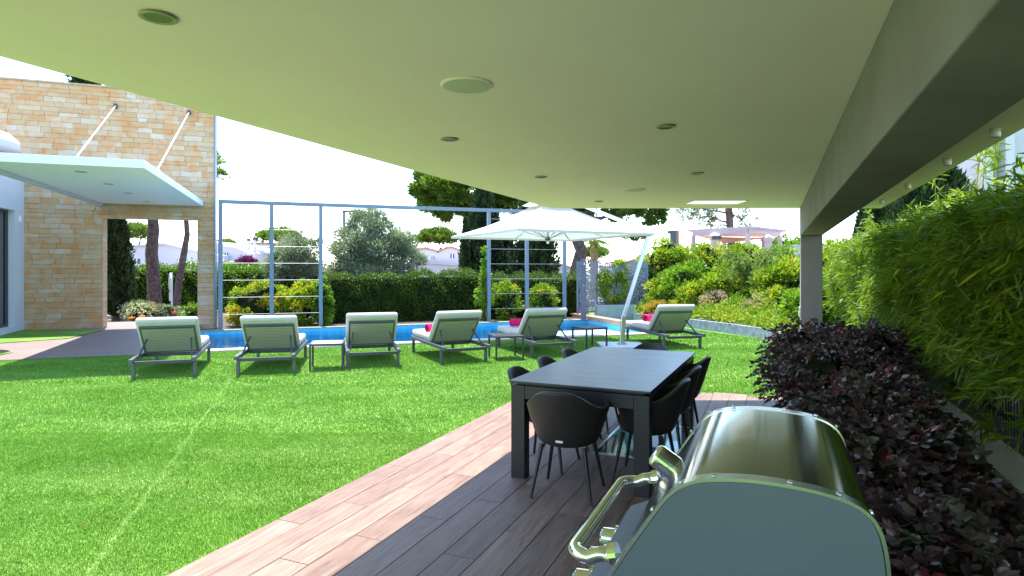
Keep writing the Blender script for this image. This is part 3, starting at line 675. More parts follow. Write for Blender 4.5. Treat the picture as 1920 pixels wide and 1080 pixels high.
# canopy and its tie rods
cn = MB().bx(-2.75, -.45, -6.2, WV-.03, 3.28, 3.42).build('canopy', 'white_paint', hs, .004)
MB().bx(-2.86, -2.755, -6.19, WV-.03, 3.22, 3.41).build('canopy_shade_strip', 'house_grey', cn)  # added grey strip, coloured for the shadowed underside beside the canopy
MB().lathe([(.55, 0), (.5, .2), (.36, .34), (.15, .42), (.02, .44)], 24).xf(Matrix.Translation((-4.0, -2.6, 4.04))).build('roof_dome', 'house_grey', hs, smooth=True)
CM = Matrix.Rotation(-AP, 4, 'Z')
for (px, py) in ((152, 322), (203, 345), (240, 362), (275, 378)):
    p = at(px, py, (3.28-CAMH)*FPX/(HOR-py)); q = CM @ (p-P0)
    o = MB().lathe([(.085, -.001), (.085, -.006), (.06, -.009)], 20).build('downlight', 'lamp_trim', cn); o.location = (q.x, q.y, 3.28)
for (u0, z0, u1, v1) in ((-2.47, 5.77, -1.9, -4.9), (-.79, 5.75, -.52, -4.9)):
    rd = MB().tube([(u0, WV-.06, z0), (u1, v1, 3.44)], .015, 10).build('tie_rod', 'white_paint', hs)
    MB().bx(u0-.04, u0+.04, WV-.07, WV-.02, z0-.06, z0+.06).build('wall_bracket', 'charcoal_metal', rd)
    MB().bx(u1-.05, u1+.05, v1-.05, v1+.05, 3.421, 3.45).build('canopy_bracket', 'brushed_steel', rd)

# ================================================================== POOL CABLE FRAME
fr = thing('cable_frame', 'tall blue-grey steel frame with horizontal cables behind the pool', 'frame', P0, AP)
FT = 3.34
posts = [0, 1.26, 2.53, 7.40, 8.63, 9.9]
for u in posts:
    MB().bx(u-.05, u+.05, -.05, .05, 0, FT-.002).build('post', 'frame_steel', fr, .004)
    MB().bx(u-.09, u+.09, -.09, .09, .012, .026).build('foot_plate', 'frame_steel', fr)
MB().bx(-.051, 9.951, -.051, .051, FT, FT+.10).build('top_beam', 'frame_steel', fr, .004)
for a, b in ((0, 1.26), (1.26, 2.53), (7.40, 8.63), (8.63, 9.9)):
    for k in range(7): MB().tube([(a+.05, 0, .40+k*.455), (b-.05, 0, .40+k*.455)], .0055, 6).build('cable', 'cable', fr)

# ================================================================== LOUNGERS
def rbox(mb, c, size, r, M=None, n=3):
    """box with rounded edges, for cushions"""
    x, y, z = (k/2-r for k in size); vs = []; fs = []
    nu, nv = 4*(n+1), 2*(n+1)
    for j in range(nv):
        ph = -math.pi/2 + math.pi*(j if j <= n else j-1)/(2*n) if False else 0
    lat = [(-math.pi/2 + (math.pi/2)*i/n, -1) for i in range(n+1)] + [((math.pi/2)*i/n, 1) for i in range(n+1)]
    lon = []
    for q, (sx, sy) in enumerate(((1, 1), (-1, 1), (-1, -1), (1, -1))):
        for i in range(n+1): lon.append((q*math.pi/2 + (math.pi/2)*i/n, sx, sy))
    for ph, sz in lat:
        for th, sx, sy in lon:
            v = Vector((sx*x + r*math.cos(ph)*math.cos(th), sy*y + r*math.cos(ph)*math.sin(th), sz*z + r*math.sin(ph)))
            vs.append((M @ v if M is not None else v) + Vector(c))
    m = len(lon)
    for j in range(len(lat)-1):
        for i in range(m):
            fs.append((j*m+i, j*m+(i+1) % m, (j+1)*m+(i+1) % m, (j+1)*m+i))
    fs.append(tuple(range(m))[::-1]); fs.append(tuple((len(lat)-1)*m+i for i in range(m)))
    return mb.add(vs, fs)
LG = 'sun loungers lined up along the pool'
def make_lounger():
    t = thing('sun_lounger', 'x', 'sun lounger', group=LG)
    W = .40
    for s in (-1, 1):
        MB().bx(s*W-.028, s*W+.028, -.06, 1.93, .255, .315).build('side_rail', 'grey_metal', t, .006)
        for y in (.12, 1.82): MB().bx(s*W-.024, s*W+.024, y-.024, y+.024, .0, .254).build('leg', 'grey_metal' , t, .004)
    for y, z in ((.02, .245), (.80, .262), (1.88, .262)): MB().bx(-W+.029, W-.029, y-.025, y+.025, z-.02, z+.03).build('crossbar', 'charcoal_metal', t, .004)
    MB().bx(-.36, .36, .84, 1.86, .293, .305).build('seat_panel', 'weave', t)
    rbox(MB(), (0, 1.36, .375), (.80, 1.16, .13), .045).build('seat_cushion', 'cushion', t, smooth=True)
    ang = R(46); M = Matrix.Rotation(-ang, 4, 'X')          # board runs from the pivot up and back
    piv = Vector((0, .76, .33))
    def bl(along, out): return piv + Vector((0, -math.cos(ang)*along - math.sin(ang)*-out, math.sin(ang)*along + math.cos(ang)*out))
    # out > 0 is towards the sitter
    MM = Matrix(((1, 0, 0), (0, -math.cos(ang), math.sin(ang)), (0, math.sin(ang), math.cos(ang)))).to_4x4()
    def brd(name, x0, x1, a0, a1, o0, o1, mat, par, bev=0):
        mb = MB().bx(x0, x1, a0, a1, o0, o1); mb.xf(MM); mb.f = [f[::-1] for f in mb.f]
        o = mb.build(name, mat, par, bev); o.location = piv if par is t else (0, 0, 0); return o
    bp = brd('backrest', -.35, .35, .02, .55, -.028, -.012, 'weave', t)
    for q in ((-.375, -.351, 0, .59), (.351, .375, 0, .59)): brd('back_frame', *q, -.034, -.002, 'grey_metal', bp, .003)
    for q in ((-.35, .35, .551, .59), (-.35, .35, -.005, .019)): brd('back_frame', *q, -.034, -.002, 'grey_metal', bp, .003)
    cu = rbox(MB(), (0, .345, .05), (.84, .71, .10), .045); cu.xf(MM); cu.f = [f[::-1] for f in cu.f]
    o = cu.build('back_cushion', 'cushion', t, smooth=True); o.location = piv
    for s in (-1, 1):
        MB().bar(bl(.33, -.04)+Vector((s*.30, 0, 0)), Vector((s*.355, .16, .30)), .018, .022).build('support_strut', 'charcoal_metal', t)
    return t
proto = make_lounger()
L_LABELS = ['grey-white sun lounger nearest the stone house, at the near end of the row',
            'second sun lounger from the stone house, just left of a side table',
            'third sun lounger from the stone house, touching the side table on its left',
            'sun lounger left of the twin one, pink towel half hidden by its raised back',
            'sun lounger between two black side tables, pink towel on its white seat',
            'sun lounger set apart on the right lawn beyond the umbrella mast, pink towel on it']
L_POS = [(-5.49, 8.89, 20), (-4.13, 9.25, 13), (-2.64, 9.84, 16), (-1.18, 10.28, 25), (.355, 11.0, 21.6), (3.02, 12.2, 14)]
lng = []
for i, (x, y, a) in enumerate(L_POS):
    o = proto if i == 0 else copy_tree(proto)
    a = R(a); off = Vector((-.40, .12, 0)); off = Matrix.Rotation(a, 3, 'Z') @ off
    o.location = Vector((x, y, 0)) - off; o.rotation_euler.z = a; o['label'] = L_LABELS[i]; lng.append((o.location.copy(), a))
# rolled towels
def towel(i, lx, ly, rz, label):
    loc, a = lng[i]; p = loc + Matrix.Rotation(a, 3, 'Z') @ Vector((lx, ly, 0))
    mb = MB(); pts = []; n = 64; turns = 3.3; th = .009
    for k in range(n+1):
        t = k/n; an = turns*2*math.pi*t; r = .018 + .060*t
        pts.append((r*math.cos(an), r*math.sin(an), t))
    vs = []; fs = []
    for x in (-.17, -.165, .165, .17):
        e = .004 if abs(x) > .168 else 0
        for (c, s_, t) in pts:
            r = math.hypot(c, s_)
            for d in (th-e, e):
                k = (r+d)/r; vs.append((x*(1-.06*(1-t)), c*k, s_*k))
    m = 2*(n+1)
    for j in range(3):
        for k in range(n):
            a0 = j*m+2*k; fs.append((a0, a0+2, a0+m+2, a0+m)); fs.append((a0+1, a0+m+1, a0+m+3, a0+3))
    for k in range(n):
        fs.append((2*k, 2*k+1, 2*k+3, 2*k+2)); b = 3*m; fs.append((b+2*k, b+2*k+2, b+2*k+3, b+2*k+1))
    for j in range(3):
        fs.append((j*m+2*n, j*m+2*n+1, (j+1)*m+2*n+1, (j+1)*m+2*n)); fs.append((j*m, (j+1)*m, (j+1)*m+1, j*m+1))
    o = mb.add(vs, fs).build('rolled_towel', 'towel', smooth=False); o.location = p + Vector((0, 0, .525)); o.rotation_euler = (R(120), 0, a+rz)
    tag(o, label, 'towel', 'rolled pink towels')
towel(3, -.20, 1.12, .2, 'rolled pink towel peeking out left of a raised lounger back')
towel(4, -.10, 1.50, -.1, 'rolled pink towel on the lounger between two black side tables')
towel(5, -.05, 1.45, .5, 'rolled pink towel on the lounger right of the umbrella mast')
# side tables
TG = 'low side tables between the loungers'
def side_table(cx, cy, a, label, top):
    t = thing('side_table', label, 'side table', (cx, cy, 0), R(a), TG); h = .26
    MB().bx(-h+.031, h-.031, -h+.031, h-.031, .415, .427).build('table_top', top, t, .002)
    for sx in (-1, 1):
        for sy in (-1, 1): MB().bx(sx*(h-.015)-.015, sx*(h-.015)+.015, sy*(h-.015)-.015, sy*(h-.015)+.015, 0, .43).build('leg', 'charcoal_metal', t, .002)
    for s in (-1, 1):
        MB().bx(-h+.031, h-.031, s*(h-.015)-.014, s*(h-.015)+.014, .395, .429).build('rim_bar', 'charcoal_metal', t, .002)
        MB().bx(s*(h-.015)-.014, s*(h-.015)+.014, -h+.031, h-.031, .395, .429).build('rim_bar', 'charcoal_metal', t, .002)
side_table(-2.98, 9.90, 13, 'low side table, sky sheen coloured into its top, left of the third lounger', 'sheen_top')
side_table(-.11, 11.02, 17, 'black side table with thin legs between the two middle pink-towel loungers', 'ceramic_top')
side_table(1.58, 12.5, 28, 'black side table between the umbrella mast and the lounger left of it', 'ceramic_top')

# ================================================================== UMBRELLA
um = thing('cantilever_umbrella', 'large white square cantilever parasol on a leaning steel mast', 'umbrella', (0, 0, 0))
cx, cy = .80, 13.7
zr, zp = 2.37, 3.20
dl = Vector((-2.23, .70, 0)); dn = Vector((-.70, -2.23, 0))
cor = [Vector((cx, cy, zr)) + d for d in (dl, dn, -dl, -dn)]
def sag(t): return -.05*math.sin(math.pi*t)
vs = []; NS = 10; rows = []
top = Vector((cx, cy, zp))
cap = .17
ringpts = []
for q in range(4):
    for i in range(NS):
        t = i/NS; a, b = cor[q], cor[(q+1) % 4]
        e = a.lerp(b, t); mid = Vector((cx, cy, zr)); e = e + (mid-e)*.045*math.sin(math.pi*t); e.z += .0
        ringpts.append((e, t))
levels = [0, .18, .36, .54, .70, 1-cap]
for l in levels:
    for e, t in ringpts:
        p = e.lerp(top, l); p.z -= .10*math.sin(math.pi*t)*(1-l)*l*1.6 + .10*math.sin(math.pi*l); vs.append(p)
m = len(ringpts); fs = []
for j in range(len(levels)-1):
    for i in range(m): fs.append((j*m+i, j*m+(i+1) % m, (j+1)*m+(i+1) % m, (j+1)*m+i))
cp = MB().add(vs, fs).build('canopy', 'canvas', um); so = cp.modifiers.new('solid', 'SOLIDIFY'); so.thickness = .006
# valance at the rim and the vent cap
vs = []
for e, t in ringpts: vs += [e+Vector((0, 0, .001)), e-Vector((0, 0, .05))]
MB().add(vs, [(2*i, 2*((i+1) % m), 2*((i+1) % m)+1, 2*i+1) for i in range(m)]).build('valance', 'canvas', cp).modifiers.new('solid', 'SOLIDIFY').thickness = .004
vs = []
for e, t in ringpts:
    p = e.lerp(top, 1-cap*1.5); p.z += .05 - .05*abs(math.sin(math.pi*t)); vs.append(p)
vs.append(top+Vector((0, 0, .09)))
MB().add(vs, [(i, (i+1) % m, m) for i in range(m)]).build('vent_cap', 'canvas', cp).modifiers.new('solid', 'SOLIDIFY').thickness = .005
hubp = Vector((cx, cy, zr-.10))
MB().tube([hubp-Vector((0, 0, .10)), top+Vector((0, 0, .10))], .032, 14).build('hub_pole', 'brushed_steel', um, smooth=False)
MB().lathe([(.03, -.04), (.06, -.02), (.06, .04), (.035, .06)], 16, tuple(hubp)).build('hub', 'grey_metal', um)
for q in range(8):
    a, b = cor[q//2], cor[(q//2+1) % 4]; e = a if q % 2 == 0 else (a+b)/2 + (Vector((cx, cy, zr))-(a+b)/2)*.045
    u = e.lerp(top, .06); v = e.lerp(top, .86); mid = e.lerp(top, .48)
    dz = Vector((0, 0, -.115))
    pts = [e.lerp(top, l)+Vector((0, 0, -.10*math.sin(math.pi*l)-.025 - (0 if q % 2 == 0 else .16*(1-l)*l))) for l in (.03, .25, .5, .75, .95)]
    rb = MB().tube(pts, .013, 6).build('rib', 'brushed_steel', um)
    MB().tube([hubp+(pts[2]-hubp)*.04, pts[2]], .011, 6).build('strut', 'brushed_steel', rb)
bs = gp(1166, 650)
ms = [Vector((bs.x, bs.y, .05)), Vector((bs.x+.04, bs.y+.02, .64)), Vector((2.93, 13.05, 2.40))]
MB().bar(ms[0], ms[1], .10, .085, up=(0, 1, 0)).build('mast_base', 'brushed_steel', um, .012)
MB().bar(ms[1]-Vector((0, 0, .02)), ms[2], .085, .075, up=(0, 1, 0)).build('mast', 'brushed_steel', um, .012)
MB().bar(ms[2]-Vector((-.03, -.01, .02)), top+Vector((.0, .0, .14)), .075, .085).build('arm', 'brushed_steel', um, .012)
MB().bx(-.09, .09, -.09, .09, .051, .07).xf(Matrix.Translation((bs.x, bs.y, 0))).build('mast_flange', 'brushed_steel', um)
for k in range(4):
    sx, sy = ((-1, -1), (1, -1), (1, 1), (-1, 1))[k]
    o = MB().bx(-.225, .225, -.225, .225, .004, .05).build('base_slab', 'pool_shelf', um, .008); o.location = (bs.x+sx*.228, bs.y+sy*.228, 0)

# ================================================================== DINING TABLE AND CHAIRS
TA = R(24.3); TC = Vector((.92, 5.45, .012))
tb = thing('dining_table', 'long black dining table with thick legs and slate-blue sheen on top', 'table', TC, -TA)
HL, HW, TH = 1.11, .535, .745
MB().bx(-HW, HW, -HL, HL, TH-.014, TH).build('table_top', 'ceramic_top', tb, .002)
MB().bx(-HW+.05, HW-.05, -HL+.05, HL-.05, TH-.034, TH-.015).build('top_support', 'black_metal', tb)
for sx in (-1, 1):
    for sy in (-1, 1):
        MB().bx(sx*(HW-.01), sx*(HW-.12), sy*(HL-.02), sy*(HL-.12), 0, TH-.036).build('leg', 'black_metal', tb, .003)
for s in (-1, 1):
    MB().bx(-HW+.121, HW-.121, s*(HL-.022), s*(HL-.118), TH-.135, TH-.037).build('apron', 'black_metal', tb, .002)
    MB().bx(s*(HW-.012), s*(HW-.06), -HL+.121, HL-.121, TH-.068, TH-.037).build('apron', 'black_metal', tb, .002)
CG = 'black bucket chairs round the dining table'
def make_chair():
    t = thing('dining_chair', 'x', 'chair', group=CG)
    nt_, nz_ = 33, 9; vs = []; fs = []
    for j in range(nz_):
        q = j/(nz_-1)
        for i in range(nt_):
            th = R(-128 + 256*i/(nt_-1)); ab = abs(math.degrees(th))
            q_ = max(0, min(1, (ab-14)/60)); ztop = .775 - .125*q_*q_*(3-2*q_) + .03*max(0, (ab-100)/28)
            z = .395 + (ztop-.395)*q
            r = .195 + .085*(q**.75) + .02*max(0, (ab-90)/38)*q
            back = .045*q*max(0, math.cos(th))
            vs.append((r*math.sin(th)*1.0, -r*math.cos(th)*.98 - back, z))
    for j in range(nz_-1):
        for i in range(nt_-1): fs.append((j*nt_+i, j*nt_+i+1, (j+1)*nt_+i+1, (j+1)*nt_+i))
    sh = MB().add(vs, fs).build('bucket_shell', 'chair_shell', t, smooth=True)
    so = sh.modifiers.new('solid', 'SOLIDIFY'); so.thickness = .028; so.offset = 0
    bv = sh.modifiers.new('bevel', 'BEVEL'); bv.width = .010; bv.segments = 3; bv.limit_method = 'ANGLE'; bv.angle_limit = R(50)
    MB().lathe([(.05, .365), (.17, .37), (.20, .385), (.205, .41), (.20, .425)], 28).build('seat_ring', 'chair_shell', t, smooth=True)
    MB().lathe([(.16, .425), (.195, .43), (.20, .455), (.185, .475), (.10, .482)], 28, (0, .02, 0)).build('seat_cushion', 'chair_fabric', t, smooth=True)
    MB().box((0, 0, 0), (.05, .004, .014)).xf(Matrix.Translation((0, -.228, .425))).build('maker_tag', 'white_plastic', t)
    for sx in (-1, 1):
        for sy in (-1, 1):
            MB().tube([(sx*.15, sy*.14, .375), (sx*.215, sy*(.20 if sy < 0 else .21), 0)], [.017, .010], 10).build('leg', 'black_metal', t)
    return t
chair = make_chair(); used = False
def place_chair(la, lr, face, label):
    global used
    o = copy_tree(chair) if used else chair; used = True
    p = TC + Matrix.Rotation(-TA, 3, 'Z') @ Vector((lr, la, 0))
    o.location = (p.x, p.y, .006); o.rotation_euler.z = -TA + R(face); o['label'] = label
place_chair(-1.20, -.03, 4, 'black bucket chair at the near head of the table, back to the camera')
place_chair(1.18, .02, 180, 'black bucket chair at the far head of the table, only its top rim showing')
for la, nm in ((-.66, 'nearest'), (0, 'middle'), (.66, 'farthest')):
    place_chair(la, -.40, -90, f'{nm} black bucket chair on the lawn side of the table')
    place_chair(la, .41, 90, f'{nm} black bucket chair on the shrub side of the table')

# ================================================================== GAS BARBECUE
bq = thing('gas_barbecue', 'steel gas barbecue with closed dark hood in the foreground', 'barbecue', hw(0, 0, .012), -AH)
BN, BF = 1.40, 2.155
prof = [(-.375, .83), (-.352, .887), (-.245, 1.055), (-.222, 1.087), (-.198, 1.112), (-.17, 1.130), (-.13, 1.142), (-.05, 1.152), (.05, 1.149), (.11, 1.141), (.15, 1.130), (.178, 1.113), (.196, 1.088), (.206, 1.055), (.214, .99), (.218, .83)]
prof = [(x, z-.012) for x, z in prof]
def smooth_prof(p, k=2):
    for _ in range(k):
        q = [p[0]]
        for a, b in zip(p[:-1], p[1:]): q += [(a[0]*.75+b[0]*.25, a[1]*.75+b[1]*.25), (a[0]*.25+b[0]*.75, a[1]*.25+b[1]*.75)]
        q.append(p[-1]); p = q
    return p
sp_ = smooth_prof(prof); n = len(sp_)
def grow(p, e):
    out = []
    for i in range(len(p)):
        a = p[max(i-1, 0)]; b = p[min(i+1, len(p)-1)]; tx, tz = b[0]-a[0], b[1]-a[1]; l = math.hypot(tx, tz)
        out.append((p[i][0]-tz/l*e, p[i][1]+tx/l*e))
    return out
hd = MB(); ys = (BN+.02, BF-.02)
hd.add([(x, y, z) for y in ys for x, z in sp_], [(i, i+1, n+i+1, n+i) for i in range(n-1)])
hood = hd.build('hood', 'hood_steel', bq, smooth=True)
def strip(y0, y1, e0, e1, mat, name, par):
    a, b = grow(sp_, e0), grow(sp_, e1); mb = MB(); rings = [(a, y0), (b, y0), (b, y1), (a, y1)]
    vs = [(x, y, z) for pr, y in rings for x, z in pr]; fs = []
    for k in range(4):
        k2 = (k+1) % 4
        for i in range(n-1): fs.append((k*n+i, k2*n+i, k2*n+i+1, k*n+i+1))
    return mb.add(vs, fs).build(name, mat, par, smooth=False)
for (y, s) in ((BN, 1), (BF, -1)):
    pin = grow(sp_, -.006); vs = [(x, y, z) for x, z in pin]; vs2 = [(x, y+s*.018, z) for x, z in pin]
    ec = MB().add(vs+vs2, [tuple(range(n)), tuple(range(n, 2*n))[::-1]] + [(i, n+i, n+i+1, i+1) for i in range(n-1)]).build('end_cap', 'bbq_paint', bq, .002, 2)
    strip(y-s*.002, y+s*.034, -.005, .0025, 'trim_steel', 'hood_trim', bq)
    for (x, z) in ((-.16, 1.124), (-.055, 1.142), (.10, 1.133), (-.315, .935), (-.28, .99), (.20, 1.05)):
        pass
    go = grow(sp_, .006)
    for fr_ in (.30, .42, .52, .61, .72, .16):
        i = int(fr_*n); x, z = go[i]; a, b = go[i-1], go[i+1]; nx, nz = -(b[1]-a[1]), (b[0]-a[0]); l = math.hypot(nx, nz)
        q = Vector((nx/l, 0, nz/l)).to_track_quat('Z', 'Y').to_matrix().to_4x4()
        MB().lathe([(.0065, -.002), (.0065, .0015), (.004, .003)], 12).xf(Matrix.Translation((x, y+s*.011, z)) @ q).build('screw', 'brushed_steel', ec)
# handle bar with curved ends
hz, hr, n0, n1 = .862, -.475, 1.50, 2.10
hp = []
def arc(c, a0, a1, r, k=6): return [(c[0]+r*math.cos(a0+(a1-a0)*i/k), c[1]+r*math.sin(a0+(a1-a0)*i/k), c[2]) for i in range(k+1)]
rr = .05
path = [(-.355, n0, .885), (-.40, n0, .875)] + arc((hr+rr, n0+rr, hz), -math.pi/2, -math.pi, rr) + arc((hr+rr, n1-rr, hz), math.pi, math.pi/2, rr) + [(-.40, n1, .875), (-.355, n1, .885)]
hb = MB().tube(path, .0185, 16).build('handle', 'chrome', bq, smooth=True)
for y in (n0, n1): MB().tube([(-.372, y, .880), (-.352, y, .886)], .026, 16).build('handle_collar', 'chrome', hb)
# gauge on the sloping front
gn = Vector((-.85, 0, .53)).normalized(); gm = Matrix.Translation((-.265, 1.83, 1.01)) @ gn.to_track_quat('Z', 'Y').to_matrix().to_4x4()
ga = MB().lathe([(.035, -.02), (.035, .055), (.031, .063), (.026, .066)], 28).xf(gm).build('temperature_gauge', 'chrome', bq, smooth=False)
MB().lathe([(.025, .0665), (.025, .068), (.018, .0685)], 24).xf(gm).build('dial', 'white_plastic', ga)
# body
MB().bx(-.36, .215, BN+.03, BF-.03, .70, .815).build('firebox', 'black_metal', bq, .01)
cpn = MB().add([(-.36, BN+.0, .80), (-.46, BN+.0, .755), (-.46, BN, .66), (-.36, BN, .62), (-.36, BF, .80), (-.46, BF, .755), (-.46, BF, .66), (-.36, BF, .62)], [(0, 1, 5, 4), (1, 2, 6, 5), (2, 3, 7, 6), (3, 0, 4, 7), (0, 3, 2, 1), (4, 5, 6, 7)]).build('control_panel', 'charcoal_metal', bq, .004)
for y in (1.52, 1.67, 1.82, 1.97):
    km = Matrix.Translation((-.461, y, .708)) @ Vector((-1, 0, 0)).to_track_quat('Z', 'Y').to_matrix().to_4x4()
    kb = MB().lathe([(.044, 0), (.044, .01), (.034, .014), (.032, .050), (.027, .056)], 24).xf(km).build('knob', 'chrome', cpn)
    MB().bx(-.005, .005, -.03, .03, .0565, .065).xf(km).build('knob_grip', 'charcoal_metal', kb)
MB().bx(-.34, .20, BN+.04, BF-.04, .12, .698).build('cabinet', 'charcoal_metal', bq, .006)
for (y0, y1) in ((BN+.05, (BN+BF)/2-.003), ((BN+BF)/2+.003, BF-.05)):
    dd = MB().bx(-.357, -.341, y0, y1, .14, .61).build('cabinet_door', 'brushed_steel', bq, .004)
    MB().bx(-.385, -.3575, (y0+y1)/2-.09, (y0+y1)/2+.09, .56, .575).build('door_handle', 'chrome', dd)
for sx in (-.29, .15):
    for y in (BN+.09, BF-.09):
        MB().tube([(sx-.015, y, .045), (sx+.015, y, .045)], .04, 16).build('caster', 'black_metal', bq); MB().bx(sx-.02, sx+.02, y-.02, y+.02, .08, .12).build('caster_mount', 'grey_metal', bq)

# ================================================================== BED, WALL, FENCE, BAMBOO ON THE RIGHT
bd = MB().bx(.36, 1.19, -1, 9.6, -.02, .05).build('planting_bed', 'soil'); tag(bd, kind='structure'); bd.rotation_euler.z = -AH
be = MB().bx(.342, .359, -1, 8.3, -.02, .06).build('bed_edging', 'slate_edging'); tag(be, kind='structure'); be.rotation_euler.z = -AH
wl = thing('planter_wall', 'low pale rendered planter wall between the purple shrubs and the fence', 'wall', (0, 0, 0), -AH)
MB().bx(1.195, 1.40, -1, 9.6, -.05, .42).build('wall_body', 'planter_wall', wl, .004); MB().bx(1.18, 1.415, -1, 9.62, .421, .455).build('wall_cap', 'planter_wall', wl, .005)
sb = MB().bx(1.42, 2.6, -1, 20, -.02, .40).build('raised_bed', 'soil'); tag(sb, kind='structure'); sb.rotation_euler.z = -AH
fn = thing('bar_fence', 'black vertical bar fence behind the low planter wall, overgrown by bamboo', 'fence', (0, 0, 0), -AH)
mb = MB(); d = 1.0
while d < 13: mb.bx(1.496, 1.504, d-.004, d+.004, .40, 1.75); d += .055
o = mb.build('bars', 'black_metal', fn); o['kind'] = 'stuff'
for z in (.55, 1.1, 1.65): MB().bx(1.505, 1.525, 1, 13, z, z+.03).build('rail', 'black_metal', fn)
for d in (1.2, 3.7, 6.2, 8.7, 11.2): MB().bx(1.526, 1.575, d, d+.05, .38, 1.8).build('fence_post', 'black_metal', fn)

def bamboo():
    t = thing('bamboo_hedge', 'dense green bamboo hedge spilling over the black bar fence on the right', 'hedge', (0, 0, 0), -AH)
    rng = rngn(); n0 = 6800
    # shoots: each a spray of long leaves
    dd = 1.2 + 14.5*rng.uniform(0, 1, n0)**1.25
    zz = .85 + 1.2*rng.uniform(0, 1, n0)**.75
    low = rng.uniform(0, 1, n0) < .07; zz[low] = rng.uniform(.5, .95, low.sum())
    rr_ = 1.40 + .10*np.sin(dd*2.1)+.08*np.sin(zz*5+dd*3) + rng.normal(0, .07, n0) + .10*np.abs(zz-1.6) + np.where(rng.uniform(0, 1, n0) < .35, rng.uniform(0, .6, n0), 0)
    topm = rng.uniform(0, 1, n0) < .22; zz[topm] = 2.0 + rng.normal(0, .06, topm.sum()) + .06*np.sin(dd[topm]*1.7); rr_[topm] = 1.42 + rng.uniform(0, .7, topm.sum())
    k = 9; base = np.repeat(np.stack([rr_, dd, zz], 1), k, 0); m = len(base)
    out = np.repeat(unit(np.stack([-np.ones(n0)*.9, rng.normal(0, .5, n0)-.25, rng.normal(-.05, .35, n0)], 1)), k, 0)
    up = np.repeat(topm, k); out[up] = unit(out[up]*.5 + np.array([0, 0, .8]))
    D = unit(out*.6 + sph(rng, m)*.65); P = base + sph(rng, m)*.035 + out*rng.uniform(0, .12, (m, 1))
    T = np.repeat(rng.uniform(0, .62, n0), k)+rng.uniform(0, .36, m); T[rng.uniform(0, 1, m) < .02] = 1.0
    foliage(t, P, D, T, .14, .017, 'leaf_bamboo', rng, six=True, fold=.2, droop=.25)
    mb = MB()
    cb = [((1.95, d_, 1.25), (.33, .6, .72)) for d_ in np.arange(1.2, 16, .8)]
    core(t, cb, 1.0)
    for i in range(70):
        d_ = 1.3 + i*.21; r_ = 1.56+rng.uniform(0, .2); MB().tube([(r_, d_, .38), (r_+rng.normal()*.04, d_+rng.normal()*.05, 1.2), (r_+rng.normal()*.08-.03, d_+rng.normal()*.08, 2.0)], [.011, .009, .005], 6).build('cane', 'cane', t)
    # taller shoots against the sky
    mb = MB(); PP = []; DD = []; 
    for i in range(26):
        d_ = rng.uniform(3.2, 12); r_ = 1.5+rng.uniform(0, .6); h = rng.uniform(2.25, 3.0) if d_ < 8 else rng.uniform(2.2, 2.7); le = rng.normal(size=2)*.18
        pts = [(r_, d_, 1.7), (r_+le[0]*.5, d_+le[1]*.5, (1.7+h)/2), (r_+le[0], d_+le[1], h)]
        mb.tube(pts, [.007, .005, .002], 5)
        for j in range(16):
            q = rng.uniform(.3, 1); a = np.array(pts[1]); b = np.array(pts[2]); p = a+(b-a)*q
            for _ in range(3): PP.append(p); DD.append(sph(rng, 1)[0]*.8+np.array([0, 0, .35]))
    o = mb.build('tall_shoots', 'cane', t); o['kind'] = 'stuff'
    PP = np.array(PP); DD = np.array(DD)
    foliage(t, PP, DD, rng.uniform(.55, 1.0, len(PP)), .12, .014, 'leaf_bamboo', rng, name='shoot_leaves', six=True, droop=.2)
bamboo()

PG = 'purple-leaved shrubs in the bed by the terrace'
def purple(r, d, blobs, n, label):
    rng = rngn(); t = thing('purple_shrub', label, 'shrub', hw(r, d, .05), -AH, PG)
    # arching twigs carrying flat sprays of leaves
    wts = np.array([(b[1][0]*b[1][1]*b[1][2])**(2/3) for b in blobs]); wts /= wts.sum(); PP = []; DD = []; TT = []; mb = MB()
    for (c, rad), wt in zip(blobs, wts):
        c = np.array(c); rad = np.array(rad)
        for k in range(int(n*wt/13)):
            u = sph(rng, 1)[0]; u[2] = abs(u[2])*rng.choice((1, 1, 1, -.5)); q = c + u*rad*rng.uniform(.62, 1.06)
            if q[2] < .02: continue
            red = rng.uniform(0, 1) < .05; bt = rng.uniform(0, .8)
            ax = unit((u*np.array([1, 1, .45]) + rng.normal(0, .35, 3))[None])[0]; L = rng.uniform(.10, .20); sd_ = unit(np.cross(ax, [0, 0, 1.0])[None])[0]
            if k % 5 == 0: mb.tube([tuple(q-ax*.05), tuple(q+ax*L)], [.0025, .001], 4, cap=False)
            for m_ in range(13):
                sg_ = 1 if m_ % 2 else -1; f_ = m_/12; PP.append(q+ax*L*f_-np.array([0, 0, .05*f_*f_])); DD.append(ax*.7+sd_*sg_*(.9-.6*f_)+rng.normal(0, .28, 3)+np.array([0, 0, -.12])); TT.append(.97 if red and rng.uniform(0, 1) < .7 else min(.93, bt+rng.uniform(0, .22)))
    foliage(t, np.array(PP), np.array(DD), np.array(TT), .058 if d < 5 else .048, .033 if d < 5 else .027, 'leaf_purple', rng, six=True, fold=.10, droop=.12)
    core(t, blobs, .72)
    o = mb.build('twigs', 'twig', t); o['kind'] = 'stuff'
    for i in range(4): 
        mb = MB(); limb(mb, (rng.normal()*.05, rng.normal()*.05, 0), (rng.normal()*.2, rng.normal()*.2, .4), .014, .006, rng, 5, 4); mb.build('stem', 'twig', t)
purple(.66, 2.15, [((0, 0, .18), (.38, .55, .22))], 4600, 'low purple-leaved shrub at the bottom right corner behind the barbecue')
purple(.68, 3.10, [((0, 0, .20), (.38, .58, .24)), ((-.1, .1, .28), (.3, .3, .18))], 5600, 'low purple-leaved shrub beside the bare stretch of the planter wall')
